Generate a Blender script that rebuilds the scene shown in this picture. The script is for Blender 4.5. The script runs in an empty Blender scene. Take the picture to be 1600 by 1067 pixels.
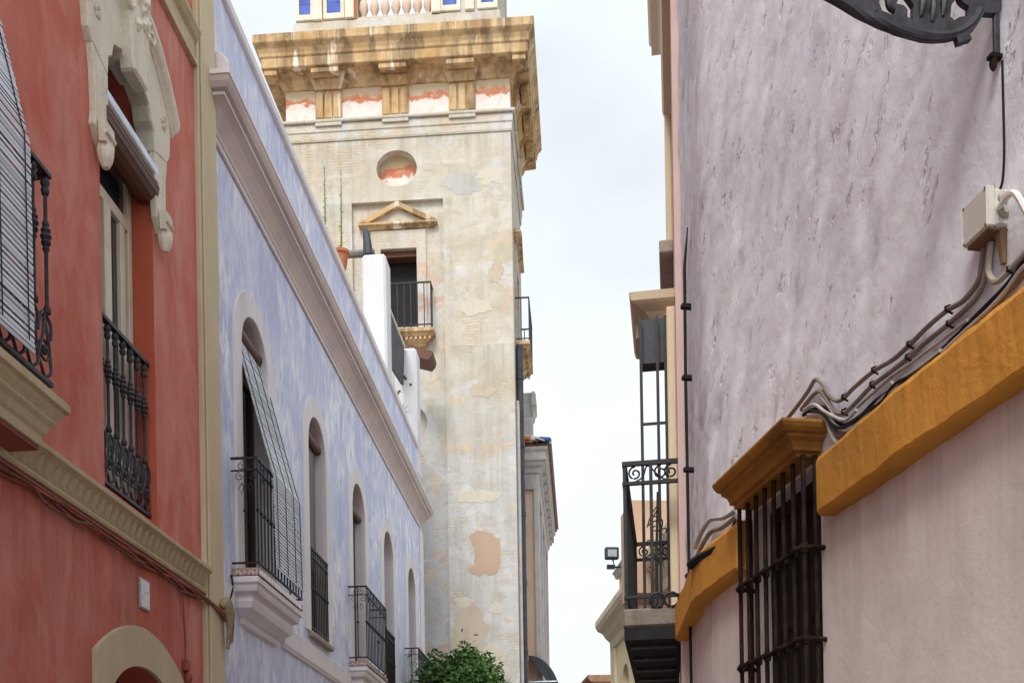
import bpy, bmesh, math, random
from mathutils import Vector, Matrix, noise
from mathutils.geometry import tessellate_polygon
random.seed(7)
SC = bpy.context.scene
C = SC.collection
R = math.radians
# ------------------------------------------------------------------ camera
FPX, PCX, PCY, ROLL = 1700.0, 800.0, 1337.0, R(.95)   # photo pixels (1600 wide); horizon lies below the frame
CAMZ = 1.6
cam = bpy.data.cameras.new('camera'); camo = bpy.data.objects.new('camera', cam); C.objects.link(camo)
cam.sensor_fit = 'HORIZONTAL'; cam.sensor_width = 36; cam.lens = 36*FPX/1600
cam.shift_x = 0; cam.shift_y = (PCY-533.5)/1600
cam.clip_start = .05; cam.clip_end = 2000
cr, sr = math.cos(ROLL), math.sin(ROLL)
camo.matrix_world = Matrix(((cr, sr, 0, 0), (0, 0, -1, 0), (-sr, cr, 0, CAMZ), (0, 0, 0, 1)))
SC.camera = camo
# ------------------------------------------------------------------ sky, sun, exposure
W = bpy.data.worlds.new('World'); SC.world = W; W.use_nodes = True
nt = W.node_tree; nt.nodes.clear()
SUN_AZ, SUN_EL = R(193), R(50)          # azimuth clockwise from +Y: behind the camera
sky = nt.nodes.new('ShaderNodeTexSky'); sky.sky_type = 'NISHITA'; sky.sun_disc = False
sky.sun_elevation = SUN_EL; sky.sun_rotation = SUN_AZ; sky.dust_density = 3; sky.air_density = 1.2
hs = nt.nodes.new('ShaderNodeHueSaturation'); hs.inputs['Saturation'].default_value = .35; hs.inputs['Value'].default_value = 1.2
tc = nt.nodes.new('ShaderNodeTexCoord')
mp = nt.nodes.new('ShaderNodeMapping'); mp.inputs['Scale'].default_value = (1.2, 1.2, 2.2)
nz = nt.nodes.new('ShaderNodeTexNoise'); nz.inputs['Scale'].default_value = 2.0; nz.inputs['Detail'].default_value = 5
rp = nt.nodes.new('ShaderNodeValToRGB'); rp.color_ramp.elements[0].position = .3; rp.color_ramp.elements[1].position = .7
rp.color_ramp.elements[0].color = (.35, .35, .35, 1); rp.color_ramp.elements[1].color = (.9, .9, .9, 1)
mx = nt.nodes.new('ShaderNodeMix'); mx.data_type = 'RGBA'
mx.inputs[7].default_value = (6.5, 7.0, 7.35, 1)       # thin bright cloud veil
bg = nt.nodes.new('ShaderNodeBackground'); bg.inputs['Strength'].default_value = .1
wo = nt.nodes.new('ShaderNodeOutputWorld')
L = nt.links.new
L(sky.outputs[0], hs.inputs['Color']); L(tc.outputs['Generated'], mp.inputs[0]); L(mp.outputs[0], nz.inputs['Vector'])
L(nz.outputs[0], rp.inputs[0]); L(rp.outputs[0], mx.inputs[0]); L(hs.outputs[0], mx.inputs[6]); L(mx.outputs[2], bg.inputs[0]); L(bg.outputs[0], wo.inputs[0])
sd = bpy.data.lights.new('sun', 'SUN'); sd.energy = 1.5; sd.angle = R(22); sd.color = (1, .95, .86)
so = bpy.data.objects.new('sun', sd); C.objects.link(so)
sdir = Vector((math.sin(SUN_AZ)*math.cos(SUN_EL), math.cos(SUN_AZ)*math.cos(SUN_EL), math.sin(SUN_EL)))
so.rotation_euler = sdir.to_track_quat('Z', 'Y').to_euler(); so.location = (0, -5, 30)
SC.view_settings.view_transform = 'Standard'; SC.view_settings.look = 'None'
SC.view_settings.exposure = .75; SC.view_settings.gamma = 1; SC.view_settings.use_curve_mapping = False
SC.render.engine = 'CYCLES'
SC.cycles.max_bounces = 8; SC.cycles.diffuse_bounces = 5

# ------------------------------------------------------------------ frames: u along a facade, v up, w out of it
class Frame:
    def __init__(s, ox, oy, t, side):
        # side 'L': facade on the left of the street, 'R': on the right, 'T': faces the camera
        d = Vector((t, 1)).normalized() if side != 'T' else Vector((1, t)).normalized()
        s.o = Vector((ox, oy, 0)); s.u = Vector((d.x, d.y, 0))
        s.s = 1 if side == 'R' else -1
        s.w = Vector((-d.y, d.x, 0))*s.s
        s.ang = math.atan2(d.y, d.x)
    def at(s, u, v, w=0): return s.o+s.u*u+s.w*w+Vector((0, 0, v))
def ray(px, py):
    dx, dy = px-PCX, PCY-py
    return Vector((dx*cr+dy*sr, FPX, -dx*sr+dy*cr))/FPX
CP = Vector((0, 0, CAMZ))
def on_w(fr, px, py, w=0):
    r = ray(px, py); t = (fr.w.dot(fr.o-CP)+w)/fr.w.dot(r); P = CP+r*t
    return fr.u.dot(P-fr.o), P.z
def on_u(fr, px, py, u=0):
    r = ray(px, py); t = (fr.u.dot(fr.o-CP)+u)/fr.u.dot(r); P = CP+r*t
    return fr.w.dot(P-fr.o), P.z
FL = Frame(-4.1, 0, .075, 'L')
FR = Frame(2.2, 0, -.17, 'R')
FT = Frame(.27, 28, -.067, 'T')
FS = Frame(.27, 28, .067, 'L')
FB = Frame(.042, 0, .153, 'R')
FY = Frame(4.28, 0, -.078, 'R')
FW = Frame(0, 0, 0, 'L')                    # plain world: u = y, w = x

# ------------------------------------------------------------------ mesh builder in (u, v, w)
def arch(uc, hw, v0, sp, cw, n=18):
    p = [(uc-hw, v0), (uc+hw, v0)]
    for i in range(n+1):
        a = math.pi*i/n
        p.append((uc+hw*math.cos(a), sp+(cw-sp)*math.sin(a)))
    return p
class MB:
    def __init__(s): s.v = []; s.f = []; s.m = []
    def face(s, idx, m=0): s.f.append(tuple(idx)); s.m.append(m)
    def box(s, u0, u1, v0, v1, w0, w1, m=0):
        b = len(s.v)
        s.v += [(u, v, w) for u in (u0, u1) for v in (v0, v1) for w in (w0, w1)]
        for q in ((0, 1, 3, 2), (4, 6, 7, 5), (0, 4, 5, 1), (2, 3, 7, 6), (0, 2, 6, 4), (1, 5, 7, 3)): s.face([b+i for i in q], m)
        return s
    def prism(s, poly, w0, w1, holes=(), hm=0, axis='w', m=0):
        """poly in (u,v) extruded along w; axis 'u': poly in (w,v) extruded along u"""
        loops = [list(poly)]+[list(h) for h in holes]
        tri = tessellate_polygon([[Vector((a, b, 0)) for a, b in l] for l in loops])
        flat = [p for l in loops for p in l]; n = len(flat); b = len(s.v)
        for d in (w0, w1):
            s.v += [(a, c, d) if axis == 'w' else (d, c, a) for a, c in flat]
        for t in tri: s.face([b+i for i in t], m); s.face([b+n+i for i in reversed(t)], m)
        k = 0
        for li, l in enumerate(loops):
            for i in range(len(l)):
                j = (i+1) % len(l)
                s.face((b+k+i, b+k+j, b+n+k+j, b+n+k+i), hm if li else m)
            k += len(l)
        return s
    def sweep(s, prof, u0, u1, ret0=True, ret1=True, base=0., m=0):
        """moulding with profile (w,v) along u, returned to the wall at either end by mitres"""
        b = len(s.v); n = len(prof)
        rings = []
        if ret0: rings.append([(u0-p+base, v, base) for p, v in prof])
        rings.append([((u0-p+base) if ret0 else u0, v, p) for p, v in prof])
        rings.append([((u1+p-base) if ret1 else u1, v, p) for p, v in prof])
        if ret1: rings.append([(u1+p-base, v, base) for p, v in prof])
        for r in rings: s.v += r
        for k in range(len(rings)-1):
            for i in range(n-1): s.face((b+k*n+i, b+k*n+i+1, b+(k+1)*n+i+1, b+(k+1)*n+i), m)
        if not ret0: s.face(range(b, b+n), m)
        if not ret1: s.face(range(b+(len(rings)-1)*n, b+len(rings)*n), m)
        return s
    def tube(s, pts, r, n=6, m=0, cap=True):
        pts = [Vector(p) for p in pts]; b = len(s.v); k = len(pts)
        rr = r if isinstance(r, (list, tuple)) else [r]*k
        up = Vector((0.123, 0.31, 0.94))
        for i, p in enumerate(pts):
            d = (pts[min(i+1, k-1)]-pts[max(i-1, 0)])
            d = d.normalized() if d.length > 1e-9 else Vector((0, 1, 0))
            x = d.cross(up)
            if x.length < 1e-3: x = d.cross(Vector((1, 0, 0)))
            x.normalize(); y = d.cross(x); up = -y if False else up
            for j in range(n):
                a = 2*math.pi*j/n+.4; q = p+(x*math.cos(a)+y*math.sin(a))*rr[i]; s.v.append(tuple(q))
        for i in range(k-1):
            for j in range(n):
                j2 = (j+1) % n
                s.face((b+i*n+j, b+i*n+j2, b+(i+1)*n+j2, b+(i+1)*n+j), m)
        if cap: s.face(range(b, b+n), m); s.face(range(b+(k-1)*n, b+k*n), m)
        return s
    def lathe(s, u, w, prof, n=10, m=0):
        b = len(s.v)
        for r, v in prof:
            for j in range(n):
                a = 2*math.pi*j/n; s.v.append((u+r*math.cos(a), v, w+r*math.sin(a)))
        for i in range(len(prof)-1):
            for j in range(n):
                j2 = (j+1) % n; s.face((b+i*n+j, b+i*n+j2, b+(i+1)*n+j2, b+(i+1)*n+j), m)
        s.face(range(b, b+n), m); s.face(range(b+(len(prof)-1)*n, b+len(prof)*n), m)
        return s
    def mesh(s, name, fr, base=(0, 0, 0), mats=(), smooth=False, recalc=True):
        me = bpy.data.meshes.new(name)
        bu, bv, bw = base
        me.from_pydata([(u-bu, fr.s*(w-bw), v-bv) for u, v, w in s.v], [], s.f)
        for p, mi in zip(me.polygons, s.m): p.material_index = mi
        if recalc:
            bm = bmesh.new(); bm.from_mesh(me); bmesh.ops.recalc_face_normals(bm, faces=bm.faces); bm.to_mesh(me); bm.free()
        for a in mats: me.materials.append(a)
        if smooth:
            for p in me.polygons: p.use_smooth = True
            me.set_sharp_from_angle(angle=R(38))
        me.update(); return me
def tag(o, label, cat=None, group=None, kind=None):
    if label: o['label'] = label
    if cat: o['category'] = cat
    if group: o['group'] = group
    if kind: o['kind'] = kind
def bev(o, wd, seg=1):
    if wd:
        b = o.modifiers.new('bevel', 'BEVEL'); b.width = wd; b.segments = seg; b.limit_method = 'ANGLE'; b.angle_limit = R(40)
class Thing:
    def __init__(s, fr, name, label, cat, base=(0, 0, 0), group=None):
        s.fr, s.base = fr, base
        s.root = bpy.data.objects.new(name, None); C.objects.link(s.root); s.root.empty_display_size = .2
        s.root.location = fr.at(*base); s.root.rotation_euler = (0, 0, fr.ang)
        tag(s.root, label, cat, group)
    def part(s, name, mb, mat, parent=None, smooth=False, bevel=0, label=None, kind=None):
        mats = mat if isinstance(mat, (list, tuple)) else (mat,)
        o = bpy.data.objects.new(name, mb.mesh(name, s.fr, s.base, mats, smooth)); C.objects.link(o)
        o.parent = parent or s.root; bev(o, bevel)
        tag(o, label, kind=kind)
        return o
    def put(s, name, me, u, v, w, parent=None, rx=0, ry=0, rz=0, sc=None):
        o = bpy.data.objects.new(name, me); C.objects.link(o); o.parent = parent or s.root
        o.location = (u-s.base[0], s.fr.s*(w-s.base[2]), v-s.base[1]); o.rotation_euler = (rx, ry, rz)
        if sc: o.scale = sc
        return o
def single(fr, name, mb, mat, label, cat, base, group=None, smooth=False, bevel=0, kind=None):
    mats = mat if isinstance(mat, (list, tuple)) else (mat,)
    o = bpy.data.objects.new(name, mb.mesh(name, fr, base, mats, smooth)); C.objects.link(o)
    o.location = fr.at(*base); o.rotation_euler = (0, 0, fr.ang); tag(o, label, cat, group, kind); bev(o, bevel)
    return o
def spline(pts, n=6):
    P = [Vector(p) for p in pts]; out = []
    for i in range(len(P)-1):
        a, b, c, d = P[max(i-1, 0)], P[i], P[i+1], P[min(i+2, len(P)-1)]
        for k in range(n):
            t = k/n
            out.append(.5*((2*b)+(c-a)*t+(2*a-5*b+4*c-d)*t*t+(3*b-a-3*c+d)*t**3))
    out.append(P[-1]); return out

# ------------------------------------------------------------------ materials
def ramp(nt, src, stops):
    r = nt.nodes.new('ShaderNodeValToRGB'); e = r.color_ramp.elements
    while len(e) < len(stops): e.new(.5)
    for q, (p, c) in zip(e, stops): q.position = p; q.color = (c if len(c) == 4 else (*c, 1))
    nt.links.new(src, r.inputs[0]); return r.outputs[0]
def mixc(nt, f, a, b, mode='MIX'):
    m = nt.nodes.new('ShaderNodeMix'); m.data_type = 'RGBA'; m.blend_type = mode
    for k, x in ((0, f), (6, a), (7, b)):
        if hasattr(x, 'links'): nt.links.new(x, m.inputs[k])
        else: m.inputs[k].default_value = x if k == 0 else (*x, 1)
    return m.outputs[2]
def ntex(nt, co, scale, detail=4, rough=.6, sc=(1, 1, 1), rot=(0, 0, 0), dist=0, loc=(0, 0, 0)):
    mp = nt.nodes.new('ShaderNodeMapping'); mp.inputs['Scale'].default_value = sc; mp.inputs['Rotation'].default_value = rot
    mp.inputs['Location'].default_value = loc
    n = nt.nodes.new('ShaderNodeTexNoise'); n.inputs['Scale'].default_value = scale; n.inputs['Detail'].default_value = detail
    n.inputs['Roughness'].default_value = rough; n.inputs['Distortion'].default_value = dist
    nt.links.new(co, mp.inputs[0]); nt.links.new(mp.outputs[0], n.inputs['Vector']); return n.outputs[0]
def base_mat(name, rough=.85, metal=0, spec=.3):
    m = bpy.data.materials.new(name); m.use_nodes = True; nt = m.node_tree
    b = nt.nodes['Principled BSDF']; b.inputs['Roughness'].default_value = rough; b.inputs['Metallic'].default_value = metal
    b.inputs['Specular IOR Level'].default_value = spec
    co = nt.nodes.new('ShaderNodeTexCoord').outputs['Object']
    return m, nt, b, co
def bump(nt, b, h, strength, dist=.01):
    k = nt.nodes.new('ShaderNodeBump'); k.inputs['Strength'].default_value = strength; k.inputs['Distance'].default_value = dist
    nt.links.new(h, k.inputs['Height']); nt.links.new(k.outputs[0], b.inputs['Normal'])
def drips(nt, co, col, tops, dirt, amt=.6, sc=7):
    """grime runs below ledges at the given heights: (height of ledge, length of the runs)"""
    sx = nt.nodes.new('ShaderNodeSeparateXYZ'); nt.links.new(co, sx.inputs[0])
    st = ramp(nt, ntex(nt, co, sc, 5, .7, sc=(1, 1, .06), loc=(2, 9, 4)), [(.42, (0, 0, 0)), (.66, (1, 1, 1))])
    for top, ln in tops:
        mr = nt.nodes.new('ShaderNodeMapRange'); mr.inputs[1].default_value = top-ln; mr.inputs[2].default_value = top
        nt.links.new(sx.outputs[2], mr.inputs[0])
        lt = nt.nodes.new('ShaderNodeMath'); lt.operation = 'LESS_THAN'; lt.inputs[1].default_value = top; nt.links.new(sx.outputs[2], lt.inputs[0])
        a = nt.nodes.new('ShaderNodeMath'); a.operation = 'MULTIPLY'; nt.links.new(mr.outputs[0], a.inputs[0]); nt.links.new(lt.outputs[0], a.inputs[1])
        p = nt.nodes.new('ShaderNodeMath'); p.operation = 'POWER'; p.inputs[1].default_value = 1.6; nt.links.new(a.outputs[0], p.inputs[0])
        q = nt.nodes.new('ShaderNodeMath'); q.operation = 'MULTIPLY'; nt.links.new(p.outputs[0], q.inputs[0]); nt.links.new(st, q.inputs[1])
        r = nt.nodes.new('ShaderNodeMath'); r.operation = 'MULTIPLY'; r.inputs[1].default_value = amt; nt.links.new(q.outputs[0], r.inputs[0])
        col = mixc(nt, r.outputs[0], col, dirt)
    return col
def plaster(name, c0, c1, c2=None, scale=1.2, streak=.35, sscale=3.0, dirt=(.12, .1, .08), dirtamt=.35, bumps=.35, bdist=.01, bscale=14, rough=.9, vstretch=.22, runs=(), runcol=(.12, .08, .06), runamt=.5):
    """two-tone wall paint with vertical runs, grime and a trowelled surface"""
    m, nt, b, co = base_mat(name, rough, 0, .15)
    big = ntex(nt, co, scale, 5, .6, dist=.4)
    col = mixc(nt, ramp(nt, big, [(.32, (0, 0, 0)), (.68, (1, 1, 1))]), c0, c1)
    st = ntex(nt, co, sscale, 5, .65, sc=(1, 1, vstretch), dist=.5, loc=(3, 1, 2))
    if c2: col = mixc(nt, ramp(nt, st, [(.44, (0, 0, 0)), (.66, (streak*2,)*3)]), col, c2)
    gr = ntex(nt, co, .8, 7, .7, sc=(1, 1, .35), loc=(9, 2, 5))
    col = mixc(nt, ramp(nt, gr, [(.52, (0, 0, 0)), (.8, (dirtamt,)*3)]), col, dirt)
    sp = ntex(nt, co, 42, 3, .7)
    col = mixc(nt, ramp(nt, sp, [(.3, (.12,)*3), (.55, (0, 0, 0))]), col, dirt)
    if runs: col = drips(nt, co, col, runs, runcol, runamt)
    nt.links.new(col, b.inputs['Base Color'])
    fine = ntex(nt, co, bscale, 8, .65, dist=.3)
    bump(nt, b, fine, bumps, bdist)
    return m
def stone(name, c0, c1, dirt=(.1, .075, .05), dirtamt=.6, scale=2.5, bumps=.5, bdist=.015, rough=.9, runs=.3):
    m, nt, b, co = base_mat(name, rough, 0, .2)
    n1 = ntex(nt, co, scale, 7, .65, dist=.6)
    col = mixc(nt, ramp(nt, n1, [(.3, (0, 0, 0)), (.7, (1, 1, 1))]), c0, c1)
    n2 = ntex(nt, co, scale*1.3, 8, .7, sc=(1, 1, runs), loc=(4, 4, 4))
    col = mixc(nt, ramp(nt, n2, [(.5, (0, 0, 0)), (.75, (dirtamt,)*3)]), col, dirt)
    n3 = ntex(nt, co, 30, 4, .7)
    col = mixc(nt, ramp(nt, n3, [(.28, (.3,)*3), (.5, (0, 0, 0))]), col, dirt)
    nt.links.new(col, b.inputs['Base Color'])
    bump(nt, b, ntex(nt, co, 18, 8, .7), bumps, bdist); return m
def simple(name, c, rough=.6, metal=0, var=.25, scale=8, bumps=.15, spec=.4, c2=None):
    m, nt, b, co = base_mat(name, rough, metal, spec)
    n = ntex(nt, co, scale, 5, .6)
    col = mixc(nt, ramp(nt, n, [(.3, (0, 0, 0)), (.7, (1, 1, 1))]), tuple(x*(1-var) for x in c), c2 or tuple(min(1, x*(1+var)) for x in c))
    nt.links.new(col, b.inputs['Base Color'])
    bump(nt, b, ntex(nt, co, 60, 4, .6), bumps, .004); return m
def wood(name, c, rough=.55):
    m, nt, b, co = base_mat(name, rough, 0, .35)
    n = ntex(nt, co, 9, 6, .6, sc=(1, 1, .1), dist=.8)
    nt.links.new(mixc(nt, n, tuple(x*.55 for x in c), tuple(x*1.35 for x in c)), b.inputs['Base Color'])
    bump(nt, b, n, .2, .004); return m
M = {}
M['red'] = plaster('red_plaster', (.56, .145, .10), (.64, .235, .18), (.72, .37, .31), .9, .3, 2.4, (.26, .055, .04), .65, .5, .014, 8, vstretch=.45, runs=((4.42, 1.6), (10.0, 1.2)), runcol=(.20, .055, .045), runamt=.5)
M['red_reveal'] = plaster('red_reveal', (.52, .12, .07), (.56, .14, .085), None, 1.5, 0, 2, (.3, .06, .04), .3, .2)
def lilac_mat():
    m, nt, b, co = base_mat('lilac_limewash', .9, 0, .15)
    big = ntex(nt, co, .55, 5, .6, dist=.4)
    col = mixc(nt, ramp(nt, big, [(.33, (0, 0, 0)), (.67, (1, 1, 1))]), (.48, .52, .77), (.60, .64, .83))
    cl = ramp(nt, ntex(nt, co, .8, 5, .6, dist=.6, loc=(4, 2, 7)), [(.34, (.3,)*3), (.60, (1, 1, 1))])
    s1 = ramp(nt, ntex(nt, co, 4.5, 7, .7, sc=(1, 1, .4), dist=1.1, loc=(3, 1, 2)), [(.42, (0, 0, 0)), (.62, (.95,)*3)])
    s2 = ramp(nt, ntex(nt, co, 11, 5, .65, sc=(1, 1, .25), dist=.6, loc=(8, 5, 1)), [(.45, (0, 0, 0)), (.66, (.7,)*3)])
    k = mixc(nt, 1.0, mixc(nt, .6, s1, s2, 'ADD'), cl, 'MULTIPLY')
    col = mixc(nt, k, col, (.92, .94, .98))
    dn = ntex(nt, co, 1.1, 7, .7, sc=(1, 1, .5), loc=(6, 8, 2))
    col = mixc(nt, ramp(nt, dn, [(.56, (0, 0, 0)), (.78, (.5,)*3)]), col, (.36, .38, .60))
    sp = ntex(nt, co, 40, 3, .7)
    col = mixc(nt, ramp(nt, sp, [(.28, (.2,)*3), (.45, (0, 0, 0))]), col, (.33, .34, .5))
    col = drips(nt, co, col, ((4.42, 1.5), (9.58, .9), (11.45, .8)), (.36, .38, .55), .4)
    nt.links.new(col, b.inputs['Base Color']); bump(nt, b, ntex(nt, co, 10, 8, .65, sc=(1, 1, .5)), .5, .015); return m
M['lilac'] = lilac_mat()
M['lilac_trim'] = plaster('pale_trim', (.76, .73, .76), (.82, .79, .80), None, 2, 0, 4, (.45, .41, .42), .45, .25, runs=((4.74, .3), (8.5, .5)), runcol=(.42, .39, .4), runamt=.4)
M['reveal_white'] = plaster('reveal_white', (.72, .70, .74), (.78, .76, .78), None, 2, 0, 3, (.45, .41, .42), .3, .2)
M['blue_cornice'] = plaster('cornice_paint', (.50, .43, .43), (.60, .51, .49), (.62, .5, .44), 1.3, .35, 2.5, (.28, .2, .17), .45, .25)
M['cream'] = plaster('cream_pilaster', (.60, .50, .33), (.66, .57, .40), None, 1.2, 0, 2, (.36, .3, .2), .4, .25)
M['stone_cream'] = stone('cream_stone', (.82, .78, .66), (.74, .69, .56), (.3, .25, .18), .5, 3, .35, .01)
M['mould'] = stone('moulding', (.52, .43, .27), (.60, .51, .34), (.2, .15, .09), .5, 2.5, .35, .01)
M['white'] = plaster('white_house_wall', (.74, .725, .765), (.82, .80, .82), (.62, .60, .72), .8, .32, 1.3, (.46, .40, .39), .5, .8, .02, 7)
M['white_low'] = plaster('pinkish_low_wall', (.70, .625, .62), (.78, .70, .69), (.62, .54, .53), .9, .25, 1.5, (.45, .37, .35), .5, .4, .014, 6, runs=((3.03, .9),), runcol=(.36, .29, .27), runamt=.55)
M['orange'] = plaster('orange_band', (.62, .285, .045), (.68, .335, .07), None, 2.2, 0, 3, (.26, .12, .03), .7, .55, .016, 8, runs=((3.30, .3),), runcol=(.16, .09, .04), runamt=.4)
def rough_white():
    m, nt, b, co = base_mat('white_house_wall', .9, 0, .12)
    def lean(scale, stretch, loc, det=5, ang=-.62):
        mp = nt.nodes.new('ShaderNodeMapping'); mp.vector_type = 'TEXTURE'; mp.inputs['Rotation'].default_value = (0, ang, 0)
        mp.inputs['Scale'].default_value = (1, 1, stretch); mp.inputs['Location'].default_value = loc
        n = nt.nodes.new('ShaderNodeTexNoise'); n.inputs['Scale'].default_value = scale; n.inputs['Detail'].default_value = det; n.inputs['Roughness'].default_value = .62
        nt.links.new(co, mp.inputs[0]); nt.links.new(mp.outputs[0], n.inputs['Vector']); return n.outputs[0]
    big = ntex(nt, co, .9, 5, .6, dist=.3)
    col = mixc(nt, ramp(nt, big, [(.35, (0, 0, 0)), (.65, (1, 1, 1))]), (.74, .775, .87), (.82, .84, .90))
    col = mixc(nt, ramp(nt, lean(1.5, 2.0, (3, 0, 1), 7), [(.5, (0, 0, 0)), (.72, (.6,)*3)]), col, (.60, .61, .76))
    col = mixc(nt, ramp(nt, lean(3.6, 1.7, (7, 0, 4), 7), [(.55, (0, 0, 0)), (.75, (.4,)*3)]), col, (.70, .68, .71))
    col = mixc(nt, ramp(nt, lean(16, 3.4, (1, 0, 8), 4), [(.645, (0, 0, 0)), (.70, (.4,)*3)]), col, (.40, .33, .29))
    col = mixc(nt, ramp(nt, ntex(nt, co, 55, 3, .7), [(.25, (.25,)*3), (.36, (0, 0, 0))]), col, (.55, .5, .5))
    nt.links.new(col, b.inputs['Base Color'])
    ck = ramp(nt, lean(16, 3.4, (1, 0, 8), 4), [(.60, (1, 1, 1)), (.70, (0, 0, 0))])
    h = mixc(nt, .28, mixc(nt, .4, lean(7, 2.0, (2, 0, 2), 8), ntex(nt, co, 5, 8, .6, dist=.2)), ck)
    bump(nt, b, h, .8, .03); return m
M['white'] = rough_white()
M['nave'] = plaster('nave_render', (.74, .50, .37), (.76, .60, .48), None, .8, 0, 1.6, (.40, .32, .28), .6, .4)
M['orange_dirty'] = plaster('dirty_orange_hood', (.44, .19, .035), (.54, .25, .05), None, 3, 0, 3, (.07, .05, .035), .95, .6, .014, 12)
M['iron'] = simple('black_iron', (.022, .022, .026), .5, .3, .4, 20, .2, .4)
M['iron_grey'] = simple('cast_iron', (.045, .045, .055), .55, .4, .5, 14, .3)
M['rust_iron'] = simple('rusty_iron', (.016, .013, .012), .9, 0, .5, 12, .4, .1, c2=(.04, .025, .018))
M['darkwood'] = wood('dark_shutter_wood', (.013, .010, .009), .8)
M['brownwood'] = wood('brown_wood', (.12, .05, .03))
M['cream_wood'] = simple('cream_painted_wood', (.74, .69, .55), .5, 0, .1, 5)
M['curtain'] = simple('beige_curtain', (.42, .34, .24), .9, 0, .2, 4)
def slat_mat():
    m, nt, b, co = base_mat('pale_slat', .5, 0, .35)
    sx = nt.nodes.new('ShaderNodeSeparateXYZ'); nt.links.new(co, sx.inputs[0])
    ab = nt.nodes.new('ShaderNodeMath'); ab.operation = 'ABSOLUTE'; nt.links.new(sx.outputs[2], ab.inputs[0])
    inf = nt.nodes.new('ShaderNodeObjectInfo')
    n = ntex(nt, co, 3, 4, .6, sc=(1, 1, 3))
    col = mixc(nt, n, (.62, .68, .76), (.86, .90, .95))
    col = mixc(nt, ramp(nt, inf.outputs['Random'], [(.0, (.45,)*3), (.5, (0, 0, 0))]), col, (.40, .46, .54))
    col = mixc(nt, ramp(nt, ab.outputs[0], [(.0105, (0, 0, 0)), (.0135, (.9,)*3)]), col, (.10, .11, .13))   # shade of the gaps between slats, put into the edge colour
    nt.links.new(col, b.inputs['Base Color']); return m
M['slat'] = slat_mat()
M['slat_dark'] = simple('grey_slat', (.2, .19, .19), .6, 0, .25, 6)
M['metal'] = simple('galvanised', (.5, .55, .62), .3, .8, .15, 9)
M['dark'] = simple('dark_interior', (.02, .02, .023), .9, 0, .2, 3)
M['darkgrey'] = simple('dark_grey_metal', (.05, .055, .07), .6, .2, .3, 6)
M['pvc'] = simple('grey_beige_plastic', (.55, .54, .49), .5, 0, .12, 6)
M['soffit_red'] = simple('shaded_red_paint', (.26, .085, .06), .9, 0, .25, 4)  # balcony underside: its weaker light is put into a darker red
M['khaki'] = simple('khaki_tape', (.27, .22, .13), .85, 0, .4, 14, .5)
M['grime'] = simple('brown_grime', (.16, .095, .05), .9, 0, .4, 12)
M['conduit'] = simple('grey_brown_conduit', (.20, .165, .14), .6, 0, .3, 7)
M['conduit_lt'] = simple('pale_conduit', (.38, .34, .30), .6, 0, .3, 9)
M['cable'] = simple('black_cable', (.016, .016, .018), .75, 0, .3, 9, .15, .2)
M['redcable'] = simple('red_painted_cable', (.30, .075, .055), .7, 0, .3, 9)
M['chimney'] = plaster('whitewash', (.68, .69, .74), (.74, .75, .78), None, 2, 0, 3, (.5, .5, .55), .3, .25)
M['terracotta'] = simple('terracotta', (.42, .14, .06), .8, 0, .25, 9)
M['leaf'] = simple('leaf', (.05, .12, .025), .5, 0, .45, 3, .1)
M['leaf2'] = simple('leaf_light', (.10, .2, .04), .5, 0, .35, 3, .1)
M['bark'] = wood('bark', (.12, .09, .06), .9)
M['pink'] = plaster('pink_plaster', (.66, .49, .46), (.72, .56, .53), None, 1.5, 0, 2, (.35, .26, .24), .4, .25)
M['cream_b'] = plaster('cream_trim', (.74, .63, .46), (.78, .67, .5), None, 1.5, 0, 2, (.42, .33, .22), .4, .25)
M['peach'] = plaster('peach_plaster', (.66, .38, .22), (.70, .45, .28), None, 1.5, 0, 2, (.4, .22, .12), .3, .2)
M['yellow'] = plaster('yellow_plaster', (.84, .72, .44), (.86, .77, .52), None, 1.5, 0, 2, (.45, .35, .2), .3, .2)
M['tan'] = plaster('tan_plaster', (.55, .38, .26), (.6, .44, .32), None, 1.5, 0, 2, (.35, .22, .14), .4, .2)
M['greystone'] = stone('grey_stone', (.42, .42, .44), (.55, .53, .50), (.16, .14, .12), .55, 2, .4)
M['slab'] = stone('slab_stone', (.36, .31, .27), (.45, .39, .33), (.1, .08, .06), .6, 4, .5)
M['bluetile'] = simple('blue_glazed_tile', (.07, .12, .44), .55, 0, .3, 6, .15, .2)
M['orangetile'] = simple('orange_glazed_tile', (.6, .22, .06), .3, 0, .2, 6)
M['whitetile'] = simple('white_glazed_tile', (.75, .76, .74), .3, 0, .1, 6)
M['glass'] = simple('window_glass', (.03, .035, .04), .06, 0, .2, 2, 0, .6)
M['asphalt'] = simple('street_stone', (.14, .13, .125), .85, 0, .25, 3, .4)
M['paving'] = simple('paving_stone', (.3, .28, .26), .85, 0, .2, 3, .4)
M['roof'] = simple('roof_clay', (.33, .19, .12), .9, 0, .35, 5, .3)
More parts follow.
